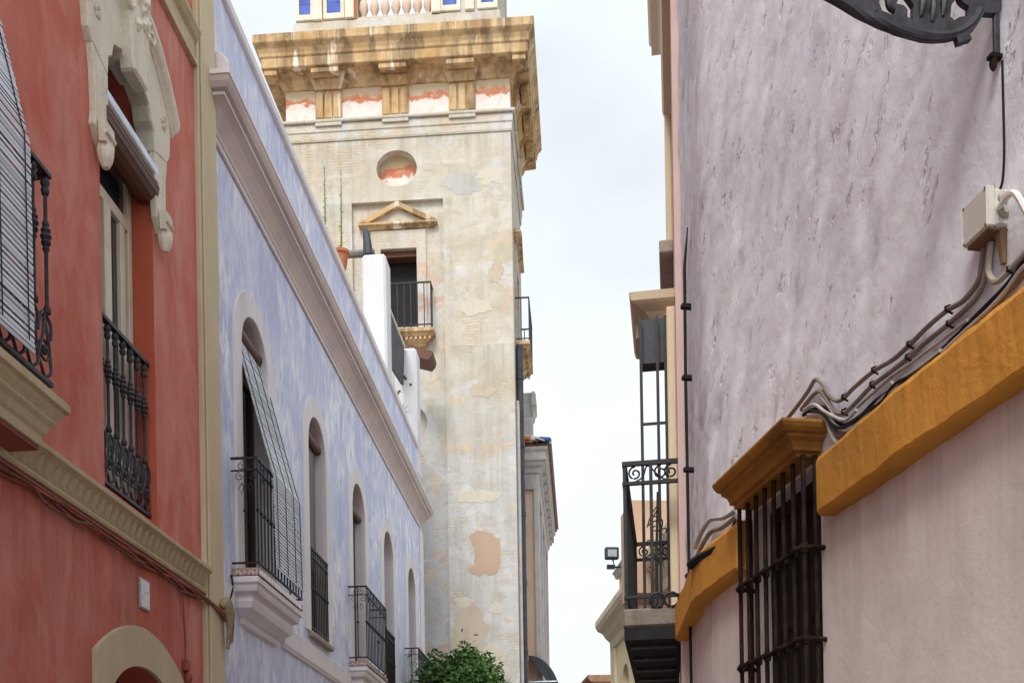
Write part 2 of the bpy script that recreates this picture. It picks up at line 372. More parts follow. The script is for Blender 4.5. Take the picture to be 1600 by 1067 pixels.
def ochre():
    m, nt, b, co = base_mat('ochre_cornice', .92, 0, .15)
    n1 = ntex(nt, co, 1.6, 7, .65, dist=.6)
    col = mixc(nt, ramp(nt, n1, [(.35, (0, 0, 0)), (.65, (1, 1, 1))]), (.52, .33, .15), (.66, .50, .30))
    st = ntex(nt, co, 2.2, 6, .7, sc=(1, 1, .12), loc=(2, 7, 1))
    col = mixc(nt, ramp(nt, st, [(.47, (0, 0, 0)), (.60, (.8,)*3)]), col, (.20, .14, .085))
    s2 = ntex(nt, co, 1.9, 5, .6, sc=(1.4, 1.4, .12), loc=(8, 3, 3))
    col = mixc(nt, ramp(nt, s2, [(.58, (0, 0, 0)), (.65, (.9,)*3)]), col, (.84, .77, .64))
    s3 = ntex(nt, co, 3, 6, .65, loc=(1, 8, 3))
    col = mixc(nt, ramp(nt, s3, [(.58, (0, 0, 0)), (.7, (.6,)*3)]), col, (.50, .24, .10))
    nt.links.new(col, b.inputs['Base Color']); bump(nt, b, ntex(nt, co, 12, 8, .7), .6, .03); return m
M['ochre'] = ochre()
def tower_mat(name='tower_render', red=.655):
    m, nt, b, co = base_mat(name, .93, 0, .12)
    n1 = ntex(nt, co, .55, 8, .62, dist=.8)
    col = mixc(nt, ramp(nt, n1, [(.36, (0, 0, 0)), (.62, (1, 1, 1))]), (.51, .465, .365), (.63, .61, .55))
    sx = nt.nodes.new('ShaderNodeSeparateXYZ'); nt.links.new(co, sx.inputs[0])
    mr = nt.nodes.new('ShaderNodeMapRange'); mr.inputs[1].default_value = 16; mr.inputs[2].default_value = 8
    nt.links.new(sx.outputs[2], mr.inputs[0])
    ad = nt.nodes.new('ShaderNodeMath'); ad.operation = 'ADD'; nt.links.new(mr.outputs[0], ad.inputs[0])
    nb = ntex(nt, co, .7, 6, .65, dist=.5, loc=(3, 3, 8)); nt.links.new(nb, ad.inputs[1])
    col = mixc(nt, ramp(nt, ad.outputs[0], [(.75, (0, 0, 0)), (1.0, (.75,)*3)]), col, (.53, .545, .56))     # old limewash left on the lower storeys
    n2 = ntex(nt, co, .9, 6, .6, dist=.7, loc=(7, 1, 2))
    col = mixc(nt, ramp(nt, n2, [(.565, (0, 0, 0)), (.60, (.8,)*3)]), col, (.60, .50, .39))
    n4 = ntex(nt, co, .8, 6, .6, dist=.7, loc=(1, 9, 6))
    col = mixc(nt, ramp(nt, n4, [(.56, (0, 0, 0)), (.585, (.85,)*3)]), col, (.60, .605, .60))
    n5 = ntex(nt, co, 1.2, 7, .65, dist=.7, loc=(5, 2, 9))
    col = mixc(nt, ramp(nt, n5, [(red, (0, 0, 0)), (red+.05, (.65,)*3)]), col, (.62, .38, .28))
    br = nt.nodes.new('ShaderNodeTexBrick')
    mp = nt.nodes.new('ShaderNodeMapping'); mp.inputs['Rotation'].default_value = (R(90), 0, 0); nt.links.new(co, mp.inputs[0])
    nt.links.new(mp.outputs[0], br.inputs['Vector']); br.inputs['Scale'].default_value = 1
    br.inputs['Brick Width'].default_value = .30; br.inputs['Row Height'].default_value = .075; br.inputs['Mortar Size'].default_value = .012
    br.inputs['Color1'].default_value = (.66, .60, .48, 1); br.inputs['Color2'].default_value = (.60, .52, .39, 1); br.inputs['Mortar'].default_value = (.46, .40, .31, 1)
    nm = ntex(nt, co, .62, 7, .7, dist=.5, loc=(2.2, 6, 11.3))
    msk = ramp(nt, nm, [(.585, (0, 0, 0)), (.63, (.8,)*3)])
    col = mixc(nt, msk, col, br.outputs[0])
    st = ntex(nt, co, 1.5, 6, .7, sc=(1.5, 1.5, .15), loc=(5, 5, 5))
    col = mixc(nt, ramp(nt, st, [(.50, (0, 0, 0)), (.76, (.7,)*3)]), col, (.34, .30, .25))
    md = ntex(nt, co, 2.6, 8, .7, dist=.4, loc=(6, 6, 1))
    col = mixc(nt, ramp(nt, md, [(.34, (.55,)*3), (.52, (0, 0, 0))]), col, (.43, .38, .29))
    hz = ntex(nt, co, 2.2, 6, .7, sc=(.35, .35, 2.2), loc=(1, 3, 3))
    col = mixc(nt, ramp(nt, hz, [(.56, (0, 0, 0)), (.72, (.5,)*3)]), col, (.74, .71, .65))
    n3 = ntex(nt, co, 14, 6, .75)
    col = mixc(nt, ramp(nt, n3, [(.30, (.45,)*3), (.46, (0, 0, 0))]), col, (.36, .30, .23))
    col = drips(nt, co, col, ((20.24, 2.2), (14.8, 2.5), (18.62, 1.2)), (.30, .27, .22), .55, 4)
    nt.links.new(col, b.inputs['Base Color'])
    h = mixc(nt, msk, ntex(nt, co, 6, 8, .7), br.outputs[1])
    bump(nt, b, h, .5, .025); return m
M['tower'] = tower_mat()
M['bay'] = tower_mat('tower_bay_render', .57)
def metope_mat(z0=20.78, z1=21.62, name='flaking_metope', amp=.7):
    m, nt, b, co = base_mat(name, .93, 0, .12)
    sx = nt.nodes.new('ShaderNodeSeparateXYZ'); nt.links.new(co, sx.inputs[0])
    nn = ntex(nt, co, 3.5, 6, .6, dist=.6)
    ad = nt.nodes.new('ShaderNodeMath'); ad.operation = 'MULTIPLY_ADD'; nt.links.new(nn, ad.inputs[0]); ad.inputs[1].default_value = amp
    nt.links.new(sx.outputs[2], ad.inputs[2])
    # flaking follows the height on the frieze, broken up by noise
    mr = nt.nodes.new('ShaderNodeMapRange'); mr.inputs[1].default_value = z0+amp*.43; mr.inputs[2].default_value = z1+amp*.57; nt.links.new(ad.outputs[0], mr.inputs[0])
    col = ramp(nt, mr.outputs[0], [(.0, (.80, .74, .70)), (.50, (.78, .72, .68)), (.56, (.60, .20, .10)), (.66, (.62, .26, .15)), (.74, (.62, .52, .36)), (1, (.60, .47, .30))])
    gr = ntex(nt, co, 5, 7, .7, loc=(3, 1, 7))
    col = mixc(nt, ramp(nt, gr, [(.48, (0, 0, 0)), (.7, (.6,)*3)]), col, (.55, .42, .34))
    nt.links.new(col, b.inputs['Base Color']); bump(nt, b, ntex(nt, co, 10, 7, .7), .5, .02); return m
M['metope'] = metope_mat()
M['oculus'] = metope_mat(18.75, 19.95, 'flaking_oculus', 1.0)
def tile_mat():
    m, nt, b, co = base_mat('painted_tile', .2, 0, .5)
    v = nt.nodes.new('ShaderNodeTexMagic'); v.turbulence_depth = 3; v.inputs['Scale'].default_value = 14; v.inputs['Distortion'].default_value = 1.6
    nt.links.new(co, v.inputs['Vector'])
    sp = nt.nodes.new('ShaderNodeSeparateColor'); nt.links.new(v.outputs[0], sp.inputs[0])
    col = mixc(nt, ramp(nt, sp.outputs[0], [(.5, (0, 0, 0)), (.55, (1, 1, 1))]), (.72, .70, .64), (.05, .08, .32))
    col = mixc(nt, ramp(nt, sp.outputs[1], [(.68, (0, 0, 0)), (.72, (1, 1, 1))]), col, (.55, .25, .08))
    nt.links.new(col, b.inputs['Base Color']); return m
M['tile'] = tile_mat()
def plaque_mat():
    m, nt, b, co = base_mat('plaque_print', .3, 0, .5)
    n = ntex(nt, co, 26, 3, .5, sc=(1, 1, 1.6), dist=1.2)
    nt.links.new(mixc(nt, ramp(nt, n, [(.56, (0, 0, 0)), (.62, (.8,)*3)]), (.72, .74, .80), (.28, .33, .48)), b.inputs['Base Color']); return m
M['plaque'] = plaque_mat()
# ================================================================== setting
def sheet(name, x0, x1, y0, y1, z, mat, thick=None):
    mb = MB()
    if thick: mb.box(y0, y1, z-thick, z, x0, x1)
    else:
        mb.v = [(y0, z, x0), (y1, z, x0), (y1, z, x1), (y0, z, x1)]; mb.face((0, 1, 2, 3))
    o = bpy.data.objects.new(name, mb.mesh(name, FW, (0, 0, 0), (mat,))); C.objects.link(o); o.rotation_euler = (0, 0, FW.ang); o['kind'] = 'structure'
    return o
sheet('ground', -600, 600, -600, 600, -.02, M['paving'])
sheet('street', -6, 6, -8, 120, -.012, M['asphalt'])
o = sheet('pavement', -.6, .6, -6, 27, .11, M['paving'], .12); o.rotation_euler.z = FL.ang; o.location = FL.at(0, 0, .6)

def shell(T, u0, u1, top, depth, mat, wf, vb=0, th=.3):
    """rear and side walls and roof slab of a house behind its front wall"""
    T.part('side_wall', MB().box(u0, u0+th, vb, top-.35, wf-depth, wf-.003), mat)
    T.part('side_wall', MB().box(u1-th, u1, vb, top-.35, wf-depth, wf-.003), mat)
    T.part('rear_wall', MB().box(u0+th+.002, u1-th-.002, vb, top-.35, wf-depth, wf-depth+th), mat)
    T.part('roof', MB().box(u0, u1, top-.345, top-.1, wf-depth, wf-.003), M['roof'])

# ---- shared iron pieces
def u_rail(e0, e1, v0, v1, wb, ew, t, rt):
    """rail round three sides of a balcony, one closed outline seen from above"""
    pol = [(e0, wb), (e0+rt, wb), (e0+rt, ew-t), (e1-rt, ew-t), (e1-rt, wb), (e1, wb), (e1, ew+t), (e0, ew+t)]
    m_ = MB().prism(pol, v0, v1)
    m_.v = [(a, c, b) for a, b, c in m_.v]; return m_
def baluster_mb(h, r=.0135):
    """slim turned bar with a ribbed knob at mid height and collars at the top"""
    p = [(r*1.9, 0), (r*2.2, .02), (r*1.6, .04), (r, .06)]
    m = h*.56
    p += [(r, m-.11)]
    for k in range(5):
        a = m-.10+k*.042; g = (1.9, 2.6, 3.0, 2.6, 1.9)[k]
        p += [(r*g*.75, a), (r*g, a+.016), (r*g*.75, a+.034)]
    p += [(r, m+.115), (r, h-.13), (r*1.7, h-.125), (r*2.3, h-.1), (r*1.6, h-.075), (r*2.5, h-.05), (r*2, h-.02), (r*1.2, h)]
    return MB().lathe(0, 0, p, 8)
def scroll_pts(cu, cv, r0, r1, turns, a0, w, n=22, sg=1):
    return [(cu+(r0+(r1-r0)*i/n)*math.cos(a0+sg*turns*2*math.pi*i/n), cv+(r0+(r1-r0)*i/n)*math.sin(a0+sg*turns*2*math.pi*i/n), w) for i in range(n+1)]
def cast_panel(T, par, u0, u1, v0, v1, w, n):
    """pierced cast-iron skirt: rings, leaves and collars between two rails"""
    mb = MB(); mb.box(u0, u1, v0-.03, v0, w-.02, w+.02)
    T.part('skirt_rail', mb, M['iron_grey'], par)
    h = v1-v0; st = (u1-u0)/n
    pm = MB()
    ring = [(.38*st*math.cos(a), h*.42+.38*st*math.sin(a), 0) for a in [2*math.pi*i/12 for i in range(13)]]
    pm.tube(ring, .011, 5)
    for sg in (-1, 1):
        pm.tube(spline([(0, 0, 0), (sg*.35*st, h*.12, .012), (sg*.48*st, h*.3, 0), (sg*.2*st, h*.62, .01), (0, h*.95, 0)], 4), .012, 5)
        pm.tube(spline([(sg*.05*st, h*.98, 0), (sg*.42*st, h*.86, .01), (sg*.48*st, h*.64, 0)], 4), .013, 5)
    pm.lathe(0, 0, [(.02, h*.36), (.032, h*.42), (.02, h*.48)], 8)
    me = pm.mesh('cast_ornament', T.fr, (0, 0, 0), (M['iron_grey'],), True)
    for i in range(n): T.put('cast_ornament', me, u0+(i+.5)*st, v0, w, par)

# ================================================================== red house
RED = Thing(FL, 'red_house', 'red plastered house with ornate cream stone window surrounds and carved string course', 'house', (8, 0, 0))
RU0, RU1 = -2., 11.55
w2 = arch(9.83, .56, 4.80, 8.38, 8.80); w1 = arch(6.25, .56, 4.82, 8.38, 8.80); dr = arch(9.95, .76, 0, 2.85, 3.37)
w0_ = arch(2.6, .56, 4.82, 8.38, 8.80); dr2 = arch(5.2, .76, 0, 2.85, 3.37)
wall = RED.part('wall', MB().prism([(RU0, 0), (RU1, 0), (RU1, 11.6), (RU0, 11.6)], -.5, 0, [w2, w1, dr, w0_, dr2], 1), (M['red'], M['red_reveal']))
shell(RED, RU0, 12.08, 11.6, 8, M['red'], -.5)
RED.part('pilaster', MB().box(11.551, 12.08, 0, 12.3, -.5, .05).box(11.60, 12.03, 0.003, 12.3, .052, .075), M['cream'], bevel=.008)
# upper cornice
RED.part('cornice', MB().sweep([(0, 10.0), (.05, 10.0), (.05, 10.05), (.02, 10.07), (.02, 10.24), (.06, 10.27), (.10, 10.33), (.10, 10.37), (0, 10.40)], RU0, 11.545, False, False), M['mould'], bevel=.004)
RED.part('coping', MB().box(RU0, 11.545, 11.603, 11.75, -.5, .08), M['mould'])
# string course with a row of carved leaves
sc_ = RED.part('string_course', MB().sweep([(0, 4.42), (.05, 4.425), (.06, 4.45), (.05, 4.475), (.035, 4.48), (.04, 4.52), (.055, 4.57), (.085, 4.62), (.115, 4.645), (.125, 4.65), (.125, 4.69), (0, 4.71)], RU0, 11.545, False, False), M['mould'], bevel=.003)
lm = MB()
n = 9; lf = []
for i in range(n+1):
    a = i/n; wd = .042*math.sin(math.pi*min(1, .15+a*.85))**.8
    lf.append((a, wd))
for a, wd in lf:
    v = 4.485+a*.135; w = .04+.05*a*a+.004
    lm.v += [(-wd-a*.02, v, w-.006), (-a*.02, v, w+.026*math.sin(math.pi*(.1+.8*a))), (wd-a*.02, v, w-.006)]
for i in range(n):
    b = i*3
    lm.face((b, b+1, b+4, b+3)); lm.face((b+1, b+2, b+5, b+4))
lm = lm.mesh('carved_leaf', FL, (0, 4.485, .04), (M['mould'],), True)
u = RU0+.08; k = 0
while u < 11.5:
    RED.put('carved_leaf', lm, u, 4.485, .04, sc_); u += .125
# ground floor arched doorways
for dc, dm in ((9.95, 'doorway'), (5.2, 'doorway')):
    out = [(dc-.99, 0), (dc-.76, 0)]
    inn = arch(dc, .76, 0, 2.85, 3.37)[2:]
    pol = [(dc+.76, 0), (dc+.99, 0)]
    for i in range(19):
        a = i/18; uu = dc+.99-1.98*a; pol.append((uu, 3.36+.37*(1-(2*a-1)**2)))
    pol += [(dc-.99, 0), (dc-.76, 0)]+[p for p in reversed(inn)]
    ds = RED.part('doorway_surround', MB().prism(pol, .002, .045), M['cream'], bevel=.012)
    d = RED.part('door', MB().prism(arch(dc, .755, 0.02, 2.85, 3.36), -.42, -.36), M['darkwood'])
    for q in (-.37, .37): RED.part('door_panel', MB().box(dc+q-.27, dc+q+.27, .3, 2.6, -.358, -.33), M['darkwood'], d, bevel=.02)
# stone window surrounds
def stone_surround(uc):
    # head: segmental hood with stepped soffit, drop ears and a carved keystone
    def arcv(u, sp, cw, hw): return sp+(cw-sp)*math.sqrt(max(0, 1-((u-uc)/hw)**2))
    def hv(d): return 9.24-.50*(max(0, d-.22)/.66)**1.7
    outer = [(uc+.80, 8.40), (uc+.86, 8.48), (uc+.88, 8.66)]
    for i in range(17):
        d = .88-1.76*i/16; outer.append((uc+d, hv(abs(d))+.06))
    outer += [(uc-.88, 8.66), (uc-.86, 8.48), (uc-.80, 8.40)]
    inner = [(uc-.50, 8.32), (uc-.48, 8.50), (uc-.41, 8.55), (uc-.37, 8.68), (uc-.20, 8.76), (uc-.16, 8.71), (uc+.16, 8.71), (uc+.20, 8.76), (uc+.37, 8.68), (uc+.41, 8.55), (uc+.48, 8.50), (uc+.50, 8.32)]
    s_ = RED.part('window_surround', MB().prism(outer+inner, -.12, .065), M['stone_cream'], bevel=.012)
    for sg in (-1, 1):
        lg = [(uc+sg*.50, 8.318), (uc+sg*.80, 8.398), (uc+sg*.76, 8.2), (uc+sg*.745, 7.86), (uc+sg*.77, 7.74), (uc+sg*.70, 7.66), (uc+sg*.62, 7.60), (uc+sg*.52, 7.72), (uc+sg*.50, 7.9)]
        RED.part('surround_leg', MB().prism(lg, -.004, .062), M['stone_cream'], s_, bevel=.010)
    # hood mould in two arcs either side of the keystone
    for sg in (-1, 1):
        prof = [(.05, 0), (.075, .0), (.09, .03), (.13, .05), (.15, .09), (.15, .13), (.05, .14)]
        rings = []
        for i in range(11):
            a = i/10; uu = uc+sg*(.22+.70*a); vv = hv(.22+.70*a)+.03
            rings.append([(uu, vv+dv, p) for p, dv in prof])
        hb = MB()
        for r_ in rings: hb.v += r_
        nn = len(prof)
        for i in range(10):
            for j in range(nn):
                j2 = (j+1) % nn; hb.face((i*nn+j, i*nn+j2, (i+1)*nn+j2, (i+1)*nn+j))
        hb.face(range(nn)); hb.face(range(10*nn, 11*nn))
        RED.part('hood_mould', hb, M['stone_cream'], s_)
        # foot scroll of each leg and rosette on the spandrel
        fb = MB(); uu = uc+sg*.64
        fb.prism([(uu-.085, 7.62), (uu+.085, 7.62), (uu+.10, 7.72), (uu+.09, 7.80), (uu-.09, 7.80), (uu-.10, 7.72)], .074, .13)
        fb.lathe(uu, .09, [(.03, 7.44), (.06, 7.50), (.075, 7.57), (.06, 7.63)], 8)
        fb.tube([(uu-.09, 7.70, .13), (uu+.09, 7.70, .13)], .022, 8)
        RED.part('foot_scroll', fb, M['stone_cream'], s_, smooth=True)
        rb = MB(); rv = 8.72; ru = uc+sg*.70
        for k in range(6):
            a = k*math.pi/3; rb.lathe(ru+.035*math.cos(a), .07, [(.012, rv+.045*math.sin(a)-.02), (.024, rv+.045*math.sin(a)), (.012, rv+.045*math.sin(a)+.02)], 6)
        RED.part('rosette', rb, M['stone_cream'], s_, smooth=True)
    kb = MB().prism([(uc-.15, 8.62), (uc+.15, 8.62), (uc+.24, 9.36), (uc+.28, 9.75), (uc+.15, 9.95), (uc-.15, 9.95), (uc-.28, 9.75), (uc-.24, 9.36)], .0, .15)
    ky = RED.part('keystone', kb, M['stone_cream'], s_, bevel=.02)
    rnd = random.Random(3)
    cb = MB()
    for k in range(26):
        cu = uc+rnd.uniform(-.2, .2); cv = rnd.uniform(9.05, 9.85); rr = rnd.uniform(.025, .05)
        cb.lathe(cu, .15, [(rr*.3, cv-rr*1.3), (rr, cv-rr*.4), (rr*.9, cv+rr*.5), (rr*.2, cv+rr*1.3)], 7)
    for sg in (-1, 1):
        cb.tube(scroll_pts(uc+sg*.24, 9.2, .10, .02, 1.2, math.pi/2, .15, 18, sg), .022, 6)
    RED.part('carved_foliage', cb, M['stone_cream'], s_, smooth=True)
for uc in (9.83, 6.25, 2.6): stone_surround(uc)
# windows behind them
def red_window(uc, tall=4.82):
    fr_ = MB(); W0, W1 = -.27, -.20
    fr_.box(uc-.55, uc-.47, tall, 8.75, W0, W1).box(uc+.47, uc+.55, tall, 8.75, W0, W1).box(uc-.07, uc+.07, tall, 7.55, W0, W1+.012)
    fr_.box(uc-.47, uc+.47, 7.551, 7.66, W0, W1).box(uc-.47, uc-.075, tall, 5.5, W0, W1-.01).box(uc+.075, uc+.47, tall, 5.5, W0, W1-.01)
    fr_.box(uc+.30, uc+.40, tall, 7.55, W0-.001, W1-.004).box(uc-.40, uc-.30, tall, 7.55, W0-.001, W1-.004)
    f = RED.part('window', fr_, M['cream_wood'], bevel=.006)
    for a, b in ((-.46, -.08), (.08, .46)):
        RED.part('pane', MB().box(uc+a, uc+b, 5.5, 7.55, -.25, -.242), M['glass'], f)
    RED.part('pane', MB().box(uc-.46, uc+.46, 7.66, 8.7, -.25, -.242), M['glass'], f)
    cu = MB(); nn = 26
    for i in range(nn+1):
        uu = uc-.52+1.04*i/nn; ww = -.34+.02*math.sin(i*1.9); cu.v += [(uu, 4.85, ww), (uu, 8.6, ww)]
    for i in range(nn): cu.face((2*i, 2*i+2, 2*i+3, 2*i+1))
    RED.part('curtain', cu, M['curtain'], f, smooth=True)
    # rolled slatted blind under its metal case
    RED.part('blind_case', MB().tube([(uc-.545, 8.16, .0), (uc+.545, 8.16, .0)], .075, 10), M['metal'], f, smooth=True)
    rb = MB(); nn = 40; ring = []
    for i in range(14):
        a = 2*math.pi*i/14; ring.append((math.cos(a)*.135, math.sin(a)*.135))
    for i in range(14):
        a0, c0 = ring[i]; a1, c1 = ring[(i+1) % 14]
        rb.prism([(-.05+a0*.93, 7.98+c0*.93), (-.05+a0, 7.98+c0), (-.05+a1*.97, 7.98+c1*.97), (-.05+a1*.9, 7.98+c1*.9)], uc-.54, uc+.54, axis='u')
    rb.tube([(uc-.54, 7.98, -.05), (uc+.54, 7.98, -.05)], .122, 14)
    RED.part('rolled_blind', rb, M['brownwood'], f)
    return f
rw = red_window(9.83); red_window(6.25); red_window(2.6)
# railing filling window two
def red_rail(par, u0, u1, w, n, name='railing', bars=True):
    t = RED.part(name, MB().box(u0, u1, 6.30, 6.335, w-.028, w+.028).box(u0, u1, 6.335, 6.35, w-.02, w+.02), M['iron'], par, bevel=.004)
    bm_ = baluster_mb(.94); me = bm_.mesh('baluster', FL, (0, 0, 0), (M['iron_grey'],), True)
    for i in range(n): RED.put('baluster', me, u0+(u1-u0)*(i+.5)/n, 5.36, w, t if par is None else par)
    cast_panel(RED, t if par is None else par, u0, u1, 4.90, 5.36, w, n)
    return t
red_rail(None, 9.29, 10.37, -.07, 7)
red_rail(None, 2.06, 3.14, -.07, 7)
# balcony on the left
def red_balcony():
    prof = [(0, 4.455), (.36, 4.46), (.36, 4.53), (.38, 4.55), (.40, 4.60), (.43, 4.63), (.43, 4.65), (.46, 4.69), (.47, 4.72), (.50, 4.73), (.50, 4.79), (.46, 4.795), (0, 4.80)]
    b0, b1 = 5.3, 7.16
    sl = RED.part('balcony', MB().sweep([(p if p > 0 else .002, v+.0) for p, v in prof], b0, b1, True, True), M['mould'], bevel=.004)
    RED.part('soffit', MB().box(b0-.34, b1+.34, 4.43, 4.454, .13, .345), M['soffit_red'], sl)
    top = MB(); e0, e1, ww = b0-.4, b1+.38, .42
    top.box(e0, e1, 6.30, 6.335, ww-.03, ww+.03).box(e0, e0+.05, 6.30, 6.335, 0, ww-.031).box(e1-.05, e1, 6.30, 6.335, 0, ww-.031)
    RED.part('handrail', top, M['iron'], sl, bevel=.004)
    me = baluster_mb(.94).mesh('baluster', FL, (0, 0, 0), (M['iron_grey'],), True)
    nb = 16
    for i in range(nb): RED.put('baluster', me, e0+.04+(e1-e0-.08)*i/(nb-1), 5.36, ww, sl)
    for q in (e0+.03, e1-.03):
        for k in range(1, 3): RED.put('baluster', me, q, 5.36, ww-.15*k, sl)
    cast_panel(RED, sl, e0, e1, 4.90, 5.36, ww, 15)
red_balcony()

# draped slatted blinds ------------------------------------------------------
def blind(fr, name, label, u0, u1, path, base, pitch, mat, slat_h, cords, tilt=0, skew=0):
    T = Thing(fr, name, label, 'blind', base)
    P = [Vector((w, v)) for w, v in path]
    seg = [(P[i+1]-P[i]).length for i in range(len(P)-1)]; tot = sum(seg)
    def along(d):
        for i, s_ in enumerate(seg):
            if d <= s_ or i == len(seg)-1:
                t = d/s_; return P[i].lerp(P[i+1], t), (P[i+1]-P[i]).normalized()
            d -= s_
    L_ = u1-u0
    mb = MB().box(0, L_, -slat_h/2, slat_h/2, -.003, .003)
    me = mb.mesh('slat', fr, (0, 0, 0), (mat,))
    n = int(tot/pitch); rnd = random.Random(5)
    for i in range(n):
        p, d = along(i*pitch+.01)
        ang = math.atan2(d.x*fr.s, d.y)   # rotation about u
        T.put('slat', me, u0+skew*i/n+rnd.uniform(-.004, .004), p.y, p.x+rnd.uniform(-.002, .002), rx=-ang+rnd.uniform(-.16, .16), ry=rnd.uniform(-.004, .004))
    for c in cords:
        pts = []
        for i in range(0, n, 2):
            p, d = along(i*pitch); nrm = Vector((-d.y, d.x)); nrm = nrm if nrm.x > 0 else -nrm
            pts.append((u0+L_*c+skew*i/n, p.y+nrm.y*.008, p.x+nrm.x*.008))
        T.part('cord', MB().tube(pts, .005, 4), M['cable'])
    return T
def drape(w_top, v_top, w_rail, v_rail, v_bot, sag=.06, n=10):
    pts = []
    for i in range(n+1):
        a = i/n; pts.append((w_top+(w_rail-w_top)*a**.9, v_top+(v_rail-v_top)*a-sag*math.sin(math.pi*a)*.5))
    pts.append((w_rail+.02, v_rail-.06)); pts.append((w_rail+.03, v_bot)); return pts
blind(FL, 'slatted_blind', 'pale slatted blind draped over the red house balcony railing', 5.6, 7.2, drape(.0, 8.35, .455, 6.40, 4.92), (6.2, 4.9, .4), .037, M['slat'], .031, (.08, .5, .75, .95))

# plaque, cables -------------------------------------------------------------
pl = Thing(FL, 'wall_plaque', 'small white ceramic plaque with faint blue print on the red wall', 'plaque', (10.03, 3.95, 0))
pl.part('border', MB().box(9.92, 10.14, 3.92, 4.20, .001, .018), M['greystone'], bevel=.004)
pl.part('face', MB().box(9.935, 10.125, 3.935, 4.185, .0185, .022), M['plaque'])
rnd = random.Random(11)
for i, (off, ww, r_, mt, lb) in enumerate(((4.395, .035, .017, 'redcable', 'straight red painted conduit under the carved string course'), (4.365, .04, .012, 'redcable', 'thin red painted cable sagging loosely below the conduit'), (4.345, .03, .013, 'redcable', 'twisted red painted cable hugging the red wall'), (4.325, .045, .011, 'grime', 'lowest brown cable of the bundle on the red wall'))):
    pts = []
    u = RU0+.3; j = 0
    while u < 11.72:
        am = (0, .012, .02, .03)[i]
        pts.append((u, off+am*math.sin(u*5.1+i*2)+rnd.uniform(-1, 1)*am*.6, ww+.012*math.sin(u*7+i)*min(1, i)+(.06*max(0, (u-11.4))*2)))
        u += .22 if i else .5
    pts.append((11.80, 4.32-.01*i, .10)); pts.append((11.95, 4.28-.02*i, .11))
    single(FL, 'wall_cable', MB().tube(spline(pts, 3), r_, 6), M[mt], lb, 'cable', (RU0+.3, off, 0), smooth=True)
kn = MB()
for k, (a, b, c, d, r_) in enumerate(((11.93, 4.36, 12.02, 3.98, .055), (11.98, 4.40, 12.10, 4.02, .05), (11.96, 4.30, 11.99, 3.92, .04))):
    kn.tube(spline([(a-.06, b, .10), (a, b+.04, .13), ((a+c)/2, (b+d)/2+.05, .15), (c, d, .12)], 5), [r_*.55+r_*.45*math.sin(math.pi*min(1, q/12)) for q in range(16)], 8)
single(FL, 'taped_cable_joint', kn, M['khaki'], 'taped cable joint hanging at the cream pilaster', 'cable joint', (12, 4.2, .1), smooth=True)
single(FL, 'wall_cable', MB().tube(spline([(12.05, 4.40, .12), (12.16, 4.44, .11), (12.26, 4.52, .06), (12.36, 4.66, .06), (12.45, 4.80, .03), (12.47, 4.86, .01)], 5), .012, 6), M['cable'], 'short dark cable rising from the taped joint to the lilac balcony', 'cable', (12.1, 4.4, .1), smooth=True)
single(FL, 'wall_cable', MB().tube(spline([(10.95, 4.36, .03), (10.97, 4.1, .02), (11.0, 3.85, .02), (11.0, 3.64, .02)], 4), .009, 6), M['redcable'], 'red painted cable dropping to the small box beside the doorway', 'cable', (11, 3.7, 0), smooth=True)
jb = Thing(FL, 'junction_box', 'small red painted junction box beside the cream arched doorway', 'junction box', (11, 3.55, 0))
jb.part('case', MB().box(10.94, 11.06, 3.52, 3.63, .001, .05), M['redcable'], bevel=.008)
jb.part('bell', MB().lathe(11.02, .035, [(.03, 3.40), (.045, 3.44), (.04, 3.49), (.02, 3.515)], 8), M['redcable'], smooth=True)

# ================================================================== lilac house
BL = Thing(FL, 'lilac_house', 'lilac brushed plaster house with five arched windows and heavy cornice', 'house', (19, 0, 0))
BU0, BU1 = 12.083, 26.85
WC = [13.47, 16.5, 19.42, 22.25, 25.08]; HW = .53
holes = [arch(c, HW, 4.93, 7.72, 8.24) for c in WC]
gh = [arch(c, .7, 0, 2.6, 3.2) for c in (14.8, 20.8)]
BL.part('wall', MB().prism([(BU0, 0), (BU1, 0), (BU1, 11.45), (BU0, 11.45)], -.4, 0, holes+gh, 1), (M['lilac'], M['reveal_white']))
shell(BL, BU0, BU1, 10.9, 7, M['lilac'], -.4)
for c in (14.8, 20.8):
    d = BL.part('door', MB().prism(arch(c, .69, .02, 2.6, 3.19), -.3, -.24), M['brownwood'])
BL.part('coping', MB().box(BU0, BU1+.04, 11.452, 11.58, -.42, .055), M['lilac_trim'], bevel=.015)
BL.part('cornice', MB().sweep([(p, (v-9.58)*1.14+9.59) for p, v in [(.002, 9.58), (.025, 9.58), (.025, 9.63), (.045, 9.65), (.045, 9.70), (.06, 9.73), (.085, 9.78), (.13, 9.85), (.185, 9.90), (.20, 9.91), (.20, 9.935), (.25, 9.95), (.275, 10.0), (.285, 10.06), (.285, 10.10), (.002, 10.14)]], BU0+.05, BU1-.12, True, True), M['blue_cornice'], bevel=.004)
for a_, b_, c_ in ((9.964, 9.997, .207), (10.135, 10.187, .293), (9.613, 9.648, .032)):
    BL.part('cornice_fillet', MB().sweep([(c_-.03, a_), (c_, a_), (c_, b_), (c_-.03, b_)], BU0+.05, BU1-.12, True, True), M['lilac_trim'])
BL.part('cornice_block', MB().prism([(-.3, 10.23), (.20, 10.23), (.20, 10.46), (.12, 10.56), (-.3, 10.56)], BU0+.01, BU0+.22, axis='u'), M['lilac_trim'], bevel=.015)
BL.part('corner_strip', MB().box(BU1-.45, BU1+.03, 0, 9.575, .002, .035), M['lilac_trim'], bevel=.008)
